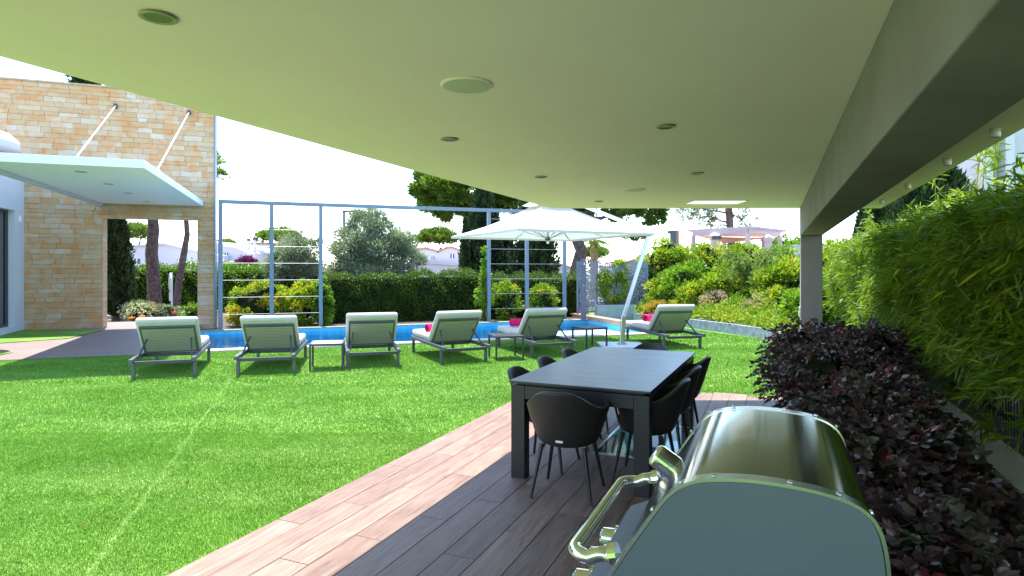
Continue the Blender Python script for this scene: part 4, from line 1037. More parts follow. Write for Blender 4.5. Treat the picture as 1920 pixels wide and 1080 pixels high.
purple(.66, 4.10, [((0, 0, .28), (.42, .60, .31)), ((-.1, .1, .42), (.3, .35, .20))], 6000, 'purple-leaved shrub behind the far end of the barbecue hood')
purple(.66, 5.10, [((0, 0, .36), (.48, .60, .38)), ((.0, 0, .52), (.3, .35, .22))], 6000, 'mounded purple shrub with scattered red leaves midway along the bed')
purple(.58, 6.10, [((0, 0, .42), (.52, .60, .42)), ((-.15, -.1, .62), (.3, .35, .26))], 5600, 'tall purple shrub leaning over the terrace edge in front of the grey column')
purple(.40, 7.00, [((0, 0, .46), (.46, .55, .48)), ((-.12, .1, .70), (.26, .3, .26))], 5000, 'purple shrub with green-lit twigs overhanging the far end of the terrace')
purple(.90, 7.35, [((0, 0, .46), (.42, .65, .50)), ((.05, 0, .74), (.3, .4, .22))], 4600, 'purple shrub between the grey column and the bamboo hedge')
purple(.60, 8.15, [((0, 0, .44), (.48, .50, .46))], 3600, 'farthest purple shrub, wrapped round the foot of the grey column')
# a loose sprig with single leaves in front of the pale wall
spg = thing('leafy_sprig', 'thin purple sprig with single leaves in front of the pale planter wall', 'twig', hw(1.02, 3.5, .05), -AH)
rng = rngn()
MB().tube([(0, 0, 0), (.05, .05, .28), (.10, .12, .43), (.13, .22, .50)], [.005, .004, .003, .0015], 6).build('stem', 'twig', spg)
MB().tube([(.05, .05, .28), (.06, -.12, .40), (.05, -.28, .44)], [.004, .003, .0015], 6).build('stem', 'twig', spg)
for i in range(18):
    a = [(.05, .05, .28), (.10, .12, .43), (.13, .22, .50)] if i % 2 else [(.05, .05, .28), (.06, -.12, .40), (.05, -.28, .44)]
    k = rng.uniform(0, 1.99); j = int(k); p = np.array(a[j])+(np.array(a[j+1])-np.array(a[j]))*(k-j)
    link('leaf', leaf_mesh('leaf', p[None], sph(rng, 1)*.8+np.array([[-.3, 0, .2]]), .055, .03, rng, 'leaf_purple', np.array([rng.uniform(0, 1)]), six=True, fold=.15), spg)
# fallen leaves on the lawn
rng = rngn()
for (px, py, lab) in ((202, 972, 'dry brown leaf lying on the lawn left of the long turf seam'), (350, 913, 'dry leaf lying close beside the long turf seam'), (163, 996, 'curled dry leaf nearest the bottom left corner of the lawn'), (1330, 726, 'dry leaf on the lawn strip beyond the terrace, near the table'), (1395, 722, 'dry leaf on the lawn strip beyond the terrace, near the shrubs')):
    p = gp(px, py); o = link('fallen_leaf', leaf_mesh('fallen_leaf', np.zeros((1, 3)), np.array([[rng.normal(), rng.normal(), .1]]), .07, .04, rng, 'leaf_dry', np.array([rng.uniform(.3, 1)]), six=True, fold=.25)); o.scale = (.7, .7, .7); o.location = (p.x, p.y, .022); tag(o, lab, 'leaf', 'dry leaves fallen on the lawn')

# ================================================================== PLANTING BEHIND THE POOL (pool frame positions)
def hedge_box(name, label, p, L, Dp, H, n, leaf, mat, rz, group=None, lw=(.06, .035), wob=.05):
    rng = rngn(); t = thing(name, label, 'hedge', p, rz, group)
    # front, top, ends and back
    A = np.array([L*H, L*Dp, Dp*H*2, L*H*.5]); c = rng.choice(4, n, p=A/A.sum()); u = rng.uniform(0, 1, (n, 2))
    P = np.zeros((n, 3)); Nn = np.zeros((n, 3))
    f = c == 0; P[f] = np.stack([u[f, 0]*L, np.zeros(f.sum()), u[f, 1]*H], 1); Nn[f] = (0, -1, .2)
    f = c == 1; P[f] = np.stack([u[f, 0]*L, u[f, 1]*Dp, np.full(f.sum(), H)], 1); Nn[f] = (0, -.1, 1)
    f = c == 2; P[f] = np.stack([np.where(u[f, 0] < .5, 0, L), (u[f, 0]*2 % 1)*Dp, u[f, 1]*H], 1); Nn[f] = np.stack([np.where(u[f, 0] < .5, -1, 1), np.zeros(f.sum()), np.full(f.sum(), .2)], 1)
    f = c == 3; P[f] = np.stack([u[f, 0]*L, np.full(f.sum(), Dp), u[f, 1]*H], 1); Nn[f] = (0, 1, .2)
    bump = np.sin(P[:, 0]*4.3+1)*np.sin(P[:, 2]*5.1)+np.sin(P[:, 0]*9.1+P[:, 2]*7)*.6
    P += Nn*(bump*wob + rng.normal(0, wob*.8, n))[:, None]
    T = .35 + bump*.12 + rng.normal(0, .22, n)
    keep = P[:, 2] > 0
    foliage(t, P[keep], (Nn+sph(rng, n)*.9)[keep], T[keep], lw[0], lw[1], mat, rng)
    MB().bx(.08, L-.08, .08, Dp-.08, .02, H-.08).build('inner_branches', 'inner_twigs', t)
    for i in range(int(L/.5)): MB().tube([(.25+i*.5, Dp/2, 0), (.25+i*.5, Dp/2, .2)], .02, 6).build('stem', 'twig', t)
    return t
hedge_box('clipped_hedge', 'dark clipped hedge behind the pool below the big olive tree', pw(2.75, 1.0, .012), 2.6, .8, 1.36, 15000, 0, 'leaf_hedge', AP)
hedge_box('clipped_hedge', 'dark clipped hedge behind the pool left of the cypress, with rounded ivy top', pw(5.30, 1.05, .012), 2.3, .8, 1.42, 14000, 0, 'leaf_hedge', AP, wob=.08)
hedge_box('clipped_hedge', 'leafy hedge behind the right-hand cables of the pool frame', pw(7.65, 1.1, .012), 3.6, .7, 1.30, 15000, 0, 'leaf_hedge', AP, wob=.1)
hedge_box('street_hedge', 'bright green hedge seen through the opening in the stone wall', at(120, 595, 24).xy.to_3d(), 9.2, 1.0, 1.62, 22000, 0, 'leaf_street_hedge', R(10), lw=(.10, .06), wob=.1)
hedge_box('street_hedge', 'bright green hedge below the white houses behind the left cables', at(412, 595, 23.2).xy.to_3d(), 4.2, 1.0, 1.55, 14000, 0, 'leaf_street_hedge', R(8), lw=(.10, .06), wob=.1)

BG = 'yellow and red-tipped bushes behind the pool'
bush('photinia_bush', 'yellow-green bush with orange tips behind the first lounger pair, left frame bay', 'bush', pw(.75, .75, .012), [((0, 0, .55), (.70, .5, .55)), ((.35, .1, .9), (.4, .35, .40)), ((-.3, .1, .45), (.35, .3, .40))], 8000, .085, .05, 'leaf_photinia', BG, cl=60)
bush('photinia_bush', 'yellow bush with salmon-red shoots in the second frame bay', 'bush', pw(1.95, .80, .012), [((0, 0, .55), (.62, .45, .55)), ((.2, .1, .9), (.4, .35, .36))], 7000, .085, .05, 'leaf_photinia', BG, cl=60)
bush('climbing_shrub', 'dark leafy shrub at the foot of the third frame post', 'shrub', pw(2.62, .45, .012), [((0, 0, .55), (.28, .25, .58)), ((-.05, 0, 1.0), (.2, .18, .35))], 2600, .075, .05, 'leaf_lush', cl=40)
bush('climbing_shrub', 'yellow-green creeper climbing the fourth frame post', 'shrub', pw(7.36, .30, .012), [((0, 0, .7), (.22, .2, .7)), ((.05, 0, 1.5), (.14, .12, .45)), ((.0, 0, 2.0), (.08, .08, .3))], 1500, .085, .05, 'leaf_lush', cl=40, corek=0)
bush('climbing_shrub', 'yellow-green shrub under the cables between the fourth and fifth frame posts', 'shrub', pw(8.15, .5, .012), [((0, 0, .6), (.42, .3, .62))], 2200, .09, .05, 'leaf_bank', cl=40)
bush('climbing_shrub', 'yellow-green shrub under the cables beside the last frame post', 'shrub', pw(9.35, .5, .012), [((0, 0, .55), (.45, .3, .58))], 2200, .09, .05, 'leaf_bank', cl=40)

# ------------------------------------------------------------------ trees
def olive(name, label, p, blobs, n, trunk_h, group=None, L=.10, W=.026):
    rng = rngn(); t = thing(name, label, 'tree', p, 0, group)
    P, D, T = clump_points(rng, blobs, n, 150, .34, .25, 1.05)
    foliage(t, P, D+np.array([0, 0, .4]), T, L, W, 'leaf_olive', rng, name='crown')
    mb = MB(); top = limb(mb, (0, 0, 0), (.05, 0, trunk_h), .13, .09, rng, 8)
    mb.build('trunk', 'grey_bark', t)
    for c, r in blobs:
        for k in range(3):
            mb = MB(); q = np.array(c)+rng.normal(size=3)*np.array(r)*.5; limb(mb, (.05, 0, trunk_h*.95), q, .05, .01, rng, 6, 6, .1); mb.build('limb', 'grey_bark', t)
    return t
OG = 'olive trees beyond the pool hedge'
o1 = at(705, 590, 21.0)
olive('olive_tree', 'large grey-green olive tree rising above the dark clipped hedge', (o1.x, o1.y, 0), [((-.1, 0, 2.3), (1.2, .9, 1.05)), ((-.05, 0, 3.1), (.72, .6, .62)), ((-1.0, 0, 2.1), (.75, .6, .85)), ((1.0, .1, 2.25), (.65, .6, .85)), ((.1, 0, 1.65), (1.7, .8, .6))], 34000, 1.2, OG, L=.12, W=.034)
o2 = at(556, 590, 23.5)
olive('olive_tree', 'smaller olive tree between the second and third frame posts', (o2.x, o2.y, 0), [((0, 0, 2.0), (.85, .7, .85)), ((.35, 0, 2.55), (.5, .45, .45)), ((-.5, 0, 1.7), (.75, .5, .6)), ((.3, 0, 1.6), (.8, .5, .5))], 18000, 1.0, OG, L=.12, W=.034)
# small twig beside the stone wall
tw = at(418, 330, 19.0)

def cypress(label, p, h, rad, n, group='cypress trees', L=.14, W=.06, mat='leaf_cypress', base=.2):
    rng = rngn(); t = thing('cypress_tree', label, 'tree', p, 0, group)
    q = rng.uniform(0, 1, n)**.85; prof_ = lambda s: np.where(s < .25, .55+.45*(s/.25), (1-((s-.25)/.75)**1.7)**.9)*(.0+1) 
    th = rng.uniform(0, 2*math.pi, n); lobes = 1+.16*np.sin(th*5+q*9)+.10*np.sin(th*9-q*21)+.08*np.sin(q*47+th*3)
    rr2 = rad*np.clip(prof_(q), .03, 2)*lobes*(1-np.abs(rng.normal(0, .10, n)))
    P = np.stack([rr2*np.cos(th), rr2*np.sin(th), base+q*(h-base)], 1)
    D = np.stack([np.cos(th)*.45, np.sin(th)*.45, np.full(n, .9)], 1)+rng.normal(0, .3, (n, 3))
    T = .45+.30*(lobes-1)/.2*.5+rng.normal(0, .2, n)
    foliage(t, P, D, T, L, W, mat, rng, name='crown')
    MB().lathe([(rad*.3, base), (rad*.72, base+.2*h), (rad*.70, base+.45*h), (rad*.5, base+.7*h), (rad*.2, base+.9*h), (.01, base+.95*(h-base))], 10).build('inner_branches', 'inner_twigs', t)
    MB().tube([(0, 0, 0), (0, 0, base+.6)], [.12, .09], 8).build('trunk', 'bark', t)
    return t
def gxy(px, z): return ((px-960)/FPX*z, z, 0)
cypress('tall cypress left of the umbrella, rising in front of the big pine', gxy(905, 25), 5.2, .80, 9000, L=.2, W=.08)
cypress('broad cypress behind the cables under the middle of the umbrella', gxy(1000, 24), 5.3, .85, 9000, L=.2, W=.08)
cypress('slim cypress half hidden behind the umbrella, between the two larger cypresses', gxy(946, 25.5), 3.2, .55, 4500, L=.18, W=.07)
cypress('narrow young cypress at the left foot of the tall cypress', gxy(872, 24.3), 3.6, .20, 1500, L=.14, W=.05)
cypress('dark cypress at the left edge of the opening in the stone wall', gxy(217, 18.6), 3.9, .42, 7000, L=.14, W=.05)
cypress('small upright cypress beside the dark one in the wall opening', gxy(232, 19.5), 2.4, .28, 3000, L=.12, W=.05)
cypress('cypress whose tip shows above the stone wall', gxy(160, 21), 10.2, .75, 7000, L=.2, W=.08)

def pine(label, p, trunk, crown, limbs, n, L=.22, W=.06, mat='leaf_pine', r0=.3, r1=.2, group='stone pines', cl=120, name='stone_pine', barkm='bark', half=-.25, cr=.3):
    rng = rngn(); t = thing(name, label, 'tree', p, 0, group)
    P, D, T = clump_points(rng, crown, n, cl, cr, .55, 1.0, half)
    T = np.clip(T, 0, 1)
    foliage(t, P, D+np.array([0, 0, .35]), T, L, W, mat, rng, name='crown')
    mb = MB(); m = len(trunk); mb.tube(trunk, [r0+(r1-r0)*i/(m-1) for i in range(m)], 12); mb.build('trunk', barkm, t, smooth=True)
    for (a, b, ra) in limbs:
        mb = MB(); limb(mb, a, b, ra, ra*.35, rng, 7, 7, .1); mb.build('limb', barkm, t)
    return t
# the big pine behind the umbrella
Z = 30.0
def pp(px, py, dz=0): q = at(px, py, Z+dz); return (q.x-bx_, q.y-Z, q.z)
bx_ = (1083-960)/FPX*Z
trunk = [(0, 0, 0), (-.1, 0, 1.0), pp(1081, 505), pp(1090, 470), pp(1080, 445), pp(1062, 415), pp(1035, 385), pp(1010, 350)]
crown = []
for (px, py, dz, rx, rz) in ((830, 362, 0, 1.3, 1.1), (808, 355, .5, .85, .95), (870, 365, -.4, 1.3, 1.1), (850, 330, .4, 1.2, .8), (905, 365, .5, 1.2, 1.2), (935, 385, .6, .8, .7), (850, 388, .2, 1.2, .75), (822, 385, .3, .8, .6), (900, 398, .3, .9, .6), (835, 402, 0, .75, .30), (960, 330, 0, 1.6, 1.0), (1030, 320, 0, 1.8, 1.0), (1110, 330, 0, 1.7, .9), (1170, 355, 0, 1.5, .75), (1215, 385, .3, 1.0, .45), (1180, 408, -.4, .9, .40), (1225, 408, 0, .55, .28), (1150, 385, .5, 1.2, .55), (1190, 440, .2, .55, .30), (1090, 400, 1.0, .9, .4), (1000, 300, 0, 2.4, .9), (1100, 305, 0, 2.0, .9), (955, 372, 0, .8, .5)):
    c = pp(px, py, dz); crown.append((c, (rx, rx*.9, rz)))
limbs = [(pp(1062, 415), pp(1150, 385), .14), (pp(1080, 445), pp(1190, 435), .12), (pp(1035, 385), pp(930, 350), .15), (pp(1035, 385), pp(850, 375), .12), (pp(1062, 415), pp(1215, 400), .12), (pp(1010, 350), pp(1000, 300), .14), (pp(1150, 385), pp(1180, 355), .08), (pp(1035, 385), pp(1100, 320), .12), (pp(930, 395), pp(835, 405), .05)]
pine('big old stone pine spreading behind the white umbrella', (bx_, Z, 0), trunk, crown, limbs, 90000, .24, .075, r0=.36, r1=.22, cl=260, cr=.34, half=-.75)
def small_pine(label, px, py, rx, rz, z, n=5000, spread=1.0):
    c0 = at(px, py, z); h = c0.z
    crown = []; rng = rngn()
    for k in range(7):
        a = k/7*6.28; crown.append(((math.cos(a)*rx*.55, math.sin(a)*rx*.5, h+rng.normal()*.06*rz), (rx*.5, rx*.5, rz*.75)))
    crown.append(((0, 0, h+rz*.35), (rx*.6, rx*.6, rz*.7)))
    fk = h-rz*2.4
    limbs = [((0, 0, fk), (math.cos(a)*rx*.6, math.sin(a)*rx*.5, h-.2*rz), .09) for a in (0, 1.0, 2.2, 3.3, 4.1, 5.2)]
    return pine(label, (c0.x, z, 0), [(0, 0, 0), (.1, 0, fk*.5), (0, 0, fk)], crown, limbs, n, .30, .10, r0=.28, r1=.18, cl=70, half=-.1)
small_pine('umbrella-shaped pine seen through the wall opening above the white house', 243, 440, 2.0, .85, 52)
small_pine('rounded distant pine above the second frame bay', 528, 447, 1.7, .75, 50)
small_pine('distant umbrella-shaped pine between the olive tree and the tall cypress', 818, 449, 1.7, .8, 48)
small_pine('small distant pine over the perforated screen', 1113, 478, 1.25, .55, 50, 3500)
small_pine('tiny dark pine behind the chimneys', 425, 459, .9, .4, 60, 2500)
# airy pine on the hill behind the pergola
Z = 40.0; bx_ = (1370-960)/FPX*Z
trunk = [(0, 0, 0), pp(1372, 470), pp(1370, 440), pp(1367, 400), pp(1364, 370)]
crown = [(pp(a, b), (r, r*.9, q)) for a, b, r, q in ((1285, 400, .75, .55), (1305, 412, .6, .4), (1325, 395, .75, .5), (1345, 418, .5, .35), (1340, 385, .9, .5), (1385, 395, .6, .5), (1400, 412, .5, .28), (1412, 412, .3, .2), (1395, 425, .35, .2), (1330, 428, .4, .22), (1365, 365, 1.2, .6), (1290, 380, .9, .5))]
limbs = [(pp(1370, 418), pp(1315, 405), .07), (pp(1371, 425), pp(1330, 425), .05), (pp(1368, 405), pp(1410, 412), .05), (pp(1367, 400), pp(1290, 398), .07), (pp(1367, 395), pp(1400, 425), .04)]
pine('airy olive-toned pine behind the pink pergola', (bx_, Z, 0), trunk, crown, limbs, 4600, .26, .05, 'leaf_pine_grey', .28, .2, cl=120, name='airy_pine', half=None, group='pines on the skyline', cr=.36)
# two pine trunks in the wall opening, crowns hidden behind the stone wall
Z = 23.0; bx_ = (289-960)/FPX*Z
trunk = [(0, 0, 0), pp(290, 560), pp(288, 520), pp(284, 475), pp(288, 430), pp(286, 405), pp(290, 330), pp(300, 290)]
pine('thick dark pine trunk standing in the wall opening', (bx_, Z, 0), trunk, [(pp(300, 265), (1.6, 1.4, .7)), (pp(360, 300), (1.0, 1.0, .5))], [(pp(290, 330), pp(398, 325), .05)], 4000, .2, .06, r0=.27, r1=.15, name='pine_tree', group='pines in the wall opening')
Z = 22.3; bx_ = (335-960)/FPX*Z
trunk = [(0, 0, 0), pp(331, 570), pp(337, 520), pp(345, 475), pp(351, 440), pp(349, 410), pp(355, 340)]
pine('thin leaning pine trunk right of the thick one in the wall opening', (bx_, Z, 0), trunk, [(pp(360, 315), (.7, .8, .35)), (pp(413, 330), (.28, .3, .22))], [(pp(354, 350), pp(412, 335), .025)], 1500, .16, .06, r0=.15, r1=.07, name='pine_tree', group='pines in the wall opening')
# conifers behind the bamboo on the right
for px, z, h, rad, lab in ((1745, 15.5, 4.9, 1.05, 'broad dark conifer behind the bamboo under the roof edge'), (1670, 17.5, 4.4, .80, 'dark conifer behind the bamboo left of the broad one'), (1632, 20, 4.0, .5, 'slim conifer behind the bamboo nearest the grey column')):
    cypress(lab, gxy(px, z), h, rad, 9000, 'conifers behind the bamboo', .22, .09)

# ================================================================== RIGHT-HAND BANK
eb = [gp(px, py) for px, py in ((1190, 602), (1235, 607), (1280, 613), (1330, 620), (1380, 627), (1428, 635), (1480, 648))]
ebt = thing('bed_kerb', 'curved slate-grey edging round the right-hand flower bank', 'edging', (0, 0, 0))
for a, b in zip(eb[:-1], eb[1:]):
    nseg = 2
    for k in range(nseg):
        p, q = a.lerp(b, k/nseg), a.lerp(b, (k+1)/nseg); q = p.lerp(q, .985)
        MB().bar(p+Vector((0, 0, .12)), q+Vector((0, 0, .12)), .06, .26).build('slab', 'slate_edging', ebt, .008)
vs = [p+Vector((.03, .05, .2)) for p in eb]; bank = vs + [p + Vector((2.2, 3.2, .7)) for p in eb] + [p+Vector((7, 9, 1.3)) for p in eb]
k = len(eb); fs = [(j*k+i, j*k+i+1, (j+1)*k+i+1, (j+1)*k+i) for j in range(2) for i in range(k-1)]
o = MB().add(bank, fs).build('bank', 'soil'); tag(o, kind='structure')
KG = 'bushes on the right-hand bank'
def bankbush(px, py, z, w_, h, n, mat, label, L=.12, W=.06, name='bank_bush', **kw):
    p = at(px, py, z); hh = h*(.92 if h > 1.8 else 1.0); n = int(n*1.7); w_ *= 1.08
    blobs = [((0, 0, hh*.55), (w_, w_*.8, hh*.5)), ((w_*.45, -.1, hh*.45), (w_*.6, w_*.6, hh*.42)), ((-w_*.5, 0, hh*.42), (w_*.55, w_*.55, hh*.4)), ((.05, 0, hh*.82), (w_*.55, w_*.5, hh*.22))]
    bush(name, label, 'bush', (p.x, z, 0), blobs, n, L, W, mat, KG, cl=110, cr=.27, corek=.72, **kw)
bankbush(1250, 500, 21.5, 1.0, 2.75, 5500, 'leaf_bank', 'tall orange-tipped bush right of the umbrella mast')
bankbush(1325, 500, 21.0, 1.1, 2.6, 6000, 'leaf_bank', 'tall yellow-green bush below the left end of the pergola')
bankbush(1395, 500, 20.5, 1.0, 2.55, 5500, 'leaf_bank', 'tall yellow-green bush below the middle of the pergola')
bankbush(1465, 500, 20.0, 1.0, 2.4, 5500, 'leaf_lush', 'tall green bush left of the grey column on the skyline')
bankbush(1290, 545, 19.2, .85, 1.7, 4500, 'leaf_lush', 'dark green bush low on the bank behind the right lounger', .11, .06)
bankbush(1360, 545, 18.6, .85, 1.6, 4500, 'leaf_bank', 'glossy yellow-green bush halfway up the bank above the right lounger')
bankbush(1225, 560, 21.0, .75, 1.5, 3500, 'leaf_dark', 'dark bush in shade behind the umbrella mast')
bankbush(1340, 590, 17.8, .42, .95, 2200, 'leaf_pinkgrey', 'pink-grey flowering shrub behind the raised back of the right lounger', .07, .04, name='flowering_shrub')
bankbush(1385, 595, 17.0, .42, .75, 2200, 'leaf_lush', 'low green mound at the kerb right of the pink-grey shrub', .08, .03, name='low_shrub')
bankbush(1440, 590, 16.2, .55, .95, 2800, 'leaf_pinkgrey', 'dusty pinkish shrub at the kerb near the terrace shrubs', .08, .04, name='flowering_shrub')
bankbush(1475, 560, 16.8, .75, 1.75, 4500, 'leaf_bank', 'bright yellow-green bush just left of the grey column')
bankbush(1570, 540, 17.0, .95, 2.3, 5500, 'leaf_bank', 'sunlit yellow-green bush just right of the grey column')
bankbush(1600, 560, 14.5, .7, 1.9, 4500, 'leaf_lush', 'sunlit green bush between the column and the shaded bamboo')
bankbush(1535, 590, 14.0, .7, 1.2, 3500, 'leaf_lush', 'green bush behind the foot of the grey column')
bankbush(1240, 580, 18.6, .55, .60, 2600, 'leaf_gold', 'low golden-orange bush behind the slate kerb', .06, .025, name='golden_shrub')
bankbush(1275, 585, 18.0, .32, .55, 1400, 'leaf_gold', 'small rusty-orange bush tucked behind the right lounger', .06, .025, name='golden_shrub')
def bank_cover():
    rng = rngn(); E = np.array([tuple(p) for p in eb]); n = 1500; PP = []; DD = []; TT = []
    for k in range(n):
        a = rng.uniform(0, len(E)-1.001); i = int(a); p = E[i]+(E[i+1]-E[i])*(a-i); b = rng.uniform(.06, 1.5)
        c = p + np.array([2.2, 3.2, .7])*b*.65 + np.array([0, 0, .2]); h = rng.uniform(.08, .34) + .12*math.sin(a*5)*math.sin(b*7); t_ = rng.uniform(0, .75)
        for _ in range(22): u = sph(rng, 1)[0]; u[2] = abs(u[2]); PP.append(c+u*np.array([.16, .16, max(.08, h)])*rng.uniform(.4, 1)); DD.append(u+rng.normal(0, .5, 3)); TT.append(t_+rng.uniform(0, .25))
    o = link('ground_cover', leaf_mesh('ground_cover', np.array(PP), np.array(DD), .085, .04, rng, 'leaf_bank', np.array(TT))); tag(o, 'low leafy ground cover filling the right-hand bank behind the kerb', 'ground cover', kind='stuff')
bank_cover()
for px, z, w_, h, n, mat, lab in ((1300, 18.3, .5, 1.15, 2600, 'leaf_bank', 'yellow-green bush just above the raised back of the right lounger'), (1345, 18.9, .6, 1.45, 3000, 'leaf_lush', 'leafy green bush behind the pink-grey flowering shrub'), (1400, 18.0, .6, 1.35, 3000, 'leaf_bank', 'yellow-tipped bush behind the low green mound at the kerb'), (1432, 17.3, .55, 1.3, 3000, 'leaf_lush', 'bright green bush behind the dusty pinkish shrub'), (1460, 16.0, .5, 1.05, 2600, 'leaf_bank', 'yellow-green bush at the kerb beside the terrace shrubs'), (1410, 16.3, .36, .62, 1800, 'leaf_lush', 'small rounded green bush on the kerb, lowest of the bank'), (1255, 19.6, .6, 1.5, 2800, 'leaf_bank', 'orange-flecked bush above the low golden bush')):
    bankbush(px, 560, z, w_, h, n, mat, lab, .11, .055)
# feathery arching plant
def feathery():
    rng = rngn(); p = at(1415, 540, 17.6); t = thing('feathery_shrub', 'feathery arching pale green shrub in the middle of the bank', 'shrub', (p.x, p.y, 0), 0, KG)
    PP = []; DD = []; mb = MB()
    for i in range(70):
        a = rng.uniform(0, 6.28); out = rng.uniform(.3, 1.0); h = rng.uniform(1.3, 2.25)
        pts = [np.array([math.cos(a)*out*s, math.sin(a)*out*s, .2+h*(2.1*s-1.25*s*s)]) for s in np.linspace(0, 1, 7)]
        mb.tube([tuple(q) for q in pts], [.012-.0015*j for j in range(7)], 5)
        for _ in range(90):
            s = rng.uniform(1, 5.99); j = int(s); q = pts[j]+(pts[j+1]-pts[j])*(s-j); PP.append(q); DD.append((pts[j+1]-pts[j])/np.linalg.norm(pts[j+1]-pts[j])+rng.normal(0, .5, 3)+np.array([0, 0, -.35]))
    mb.build('stem', 'twig', t); PP = np.array(PP)
    foliage(t, PP, np.array(DD), rng.uniform(0, 1, len(PP)), .16, .018, 'leaf_feather', rng, droop=.2)
feathery()
# screen, shower post, planter
scx = thing('perforated_screen', 'blue-grey perforated metal screen and gate behind the planter box', 'screen', gp(1083, 597), R(3))
Wd = (1215-1083)/FPX*20
MB().bx(.05, .62, -.006, .006, .25, 1.82).build('gate_panel', 'perforated_steel', scx); MB().bx(.70, Wd, -.006, .006, .05, 1.82).build('screen_panel', 'perforated_steel', scx)
for x in (0, .64, Wd*.62, Wd): MB().bx(x-.03, x+.03, -.03, .03, 0, 1.86).build('screen_post', 'frame_steel', scx)
MB().bx(.031, .609, -.02, .02, .19, .245).build('gate_rail', 'frame_steel', scx); MB().bx(.031, .609, -.02, .02, 1.825, 1.86).build('gate_rail', 'frame_steel', scx); MB().bx(.671, Wd-.031, -.02, .02, 1.825, 1.86).build('top_rail', 'frame_steel', scx)
sh = thing('shower_post', 'slim dark outdoor shower post at the far pool corner', 'shower', gp(1094, 602))
MB().bx(-.075, .075, -.06, .06, 0, 1.92).build('post', 'dark_post', sh, .006); MB().tube([(0, -.06, 1.8), (0, -.22, 1.8), (0, -.22, 1.76)], .012, 8).build('shower_arm', 'brushed_steel', sh); MB().lathe([(.05, 0), (.05, .015), (.01, .02)], 16, (0, -.22, 1.745)).build('shower_head', 'brushed_steel', sh)
MB().lathe([(.02, 0), (.02, .03)], 12).xf(Matrix.Translation((0, -.06, 1.1)) @ Matrix.Rotation(R(90), 4, 'X')).build('tap', 'brushed_steel', sh)
pbx = thing('planter_box', 'blue-grey rectangular planter box beside the pool corner', 'planter', gp(1120, 598.5), R(3))
for q in ((0, 1.25, 0, .03), (0, 1.25, .52, .55), (0, .03, .0305, .5195), (1.22, 1.25, .0305, .5195)): MB().bx(*q, 0, .46).build('side_panel', 'planter_box', pbx, .003)
MB().bx(.031, 1.219, .031, .519, .02, .41).build('soil_fill', 'soil', pbx)
pq = gp(1155, 598); bush('planter_shrub', 'yellow-green shrub growing out of the blue-grey planter box', 'shrub', (pq.x, pq.y+.27, .41), [((0, 0, .6), (.48, .28, .55)), ((.1, 0, 1.1), (.28, .22, .4)), ((-.35, 0, .75), (.2, .2, .45))], 3400, .09, .045, 'leaf_bank', cl=70, corek=0, stems=5)
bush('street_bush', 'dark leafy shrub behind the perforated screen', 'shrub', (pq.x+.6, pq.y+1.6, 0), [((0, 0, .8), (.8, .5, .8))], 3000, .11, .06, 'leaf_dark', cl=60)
# flower bed seen through the opening
fb = at(255, 600, 18.2)
bush('white_flowering_bush', 'white-flowering bush at the foot of the wall opening', 'bush', (fb.x, 18.2, .02), [((0, 0, .30), (.42, .35, .32))], 1800, .06, .04, 'leaf_whitebloom', cl=50)
bush('green_flowering_bush', 'pale pinkish shrub in front of the thick pine trunk', 'bush', (at(277, 600, 18.6).x, 18.6, .02), [((0, 0, .28), (.32, .3, .3))], 1300, .06, .04, 'leaf_pinkgrey', cl=40)
bush('green_flowering_bush', 'pale green shrub left of the thin pine trunk', 'bush', (at(312, 600, 18.9).x, 18.9, .02), [((0, 0, .25), (.38, .3, .26))], 1300, .06, .03, 'leaf_olive', cl=40)
bush('green_flowering_bush', 'leafy green shrub at the right foot of the wall opening', 'bush', (at(362, 600, 18.4).x, 18.4, .02), [((0, 0, .25), (.34, .3, .28))], 1300, .07, .04, 'leaf_lush', cl=40)
for k, (px, py, c, lab) in enumerate(((238, 607, 'orange_bloom', 'orange flower clump lowest in the opening, left'), (247, 597, 'orange_bloom', 'orange flower beside the white-flowering bush'), (266, 594, 'orange_bloom', 'orange flower just right of the white-flowering bush'), (327, 587, 'red_bloom', 'small red flower by the thin pine trunk'))):
    p = at(px, py, 17.4); t = thing('garden_flower', lab, 'flower', (p.x, p.y, .02), 0, 'bright flowers in the wall opening')
    rng = rngn(); hh = p.z-.02
    MB().tube([(0, 0, 0), (.02, 0, hh*.6), (0, 0, hh)], .008, 5).build('stem', 'twig', t)
    for j in range(10):
        a = j*.628; MB().box((math.cos(a)*.05, math.sin(a)*.05, hh+.02*(j % 2)), (.07, .03, .012), Matrix.Rotation(a, 3, 'Z') @ Matrix.Rotation(R(-25), 3, 'Y')).build('petal', c, t)
    MB().lathe([(.01, -.01), (.03, .0), (.03, .03), (.01, .05)], 10, (0, 0, hh)).build('flower_centre', c, t)
sg = at(322, 590, 20.5); t = thing('slim_sign', 'thin pale post with an edge-on oval sign in the wall opening', 'sign', (sg.x, 20.5, 0), R(-54))
MB().tube([(0, 0, 0), (0, 0, 1.5)], .03, 10).build('post', 'white_plastic', t)
MB().lathe([(.30, -.012), (.30, .012)], 28).xf(Matrix.Translation((0, -.05, 1.18)) @ Matrix.Rotation(R(90), 4, 'X')).build('sign_disc', 'white_plastic', t); MB().bx(-.14, .14, -.065, -.04, .55, .85).build('sign_plate', 'white_plastic', t)

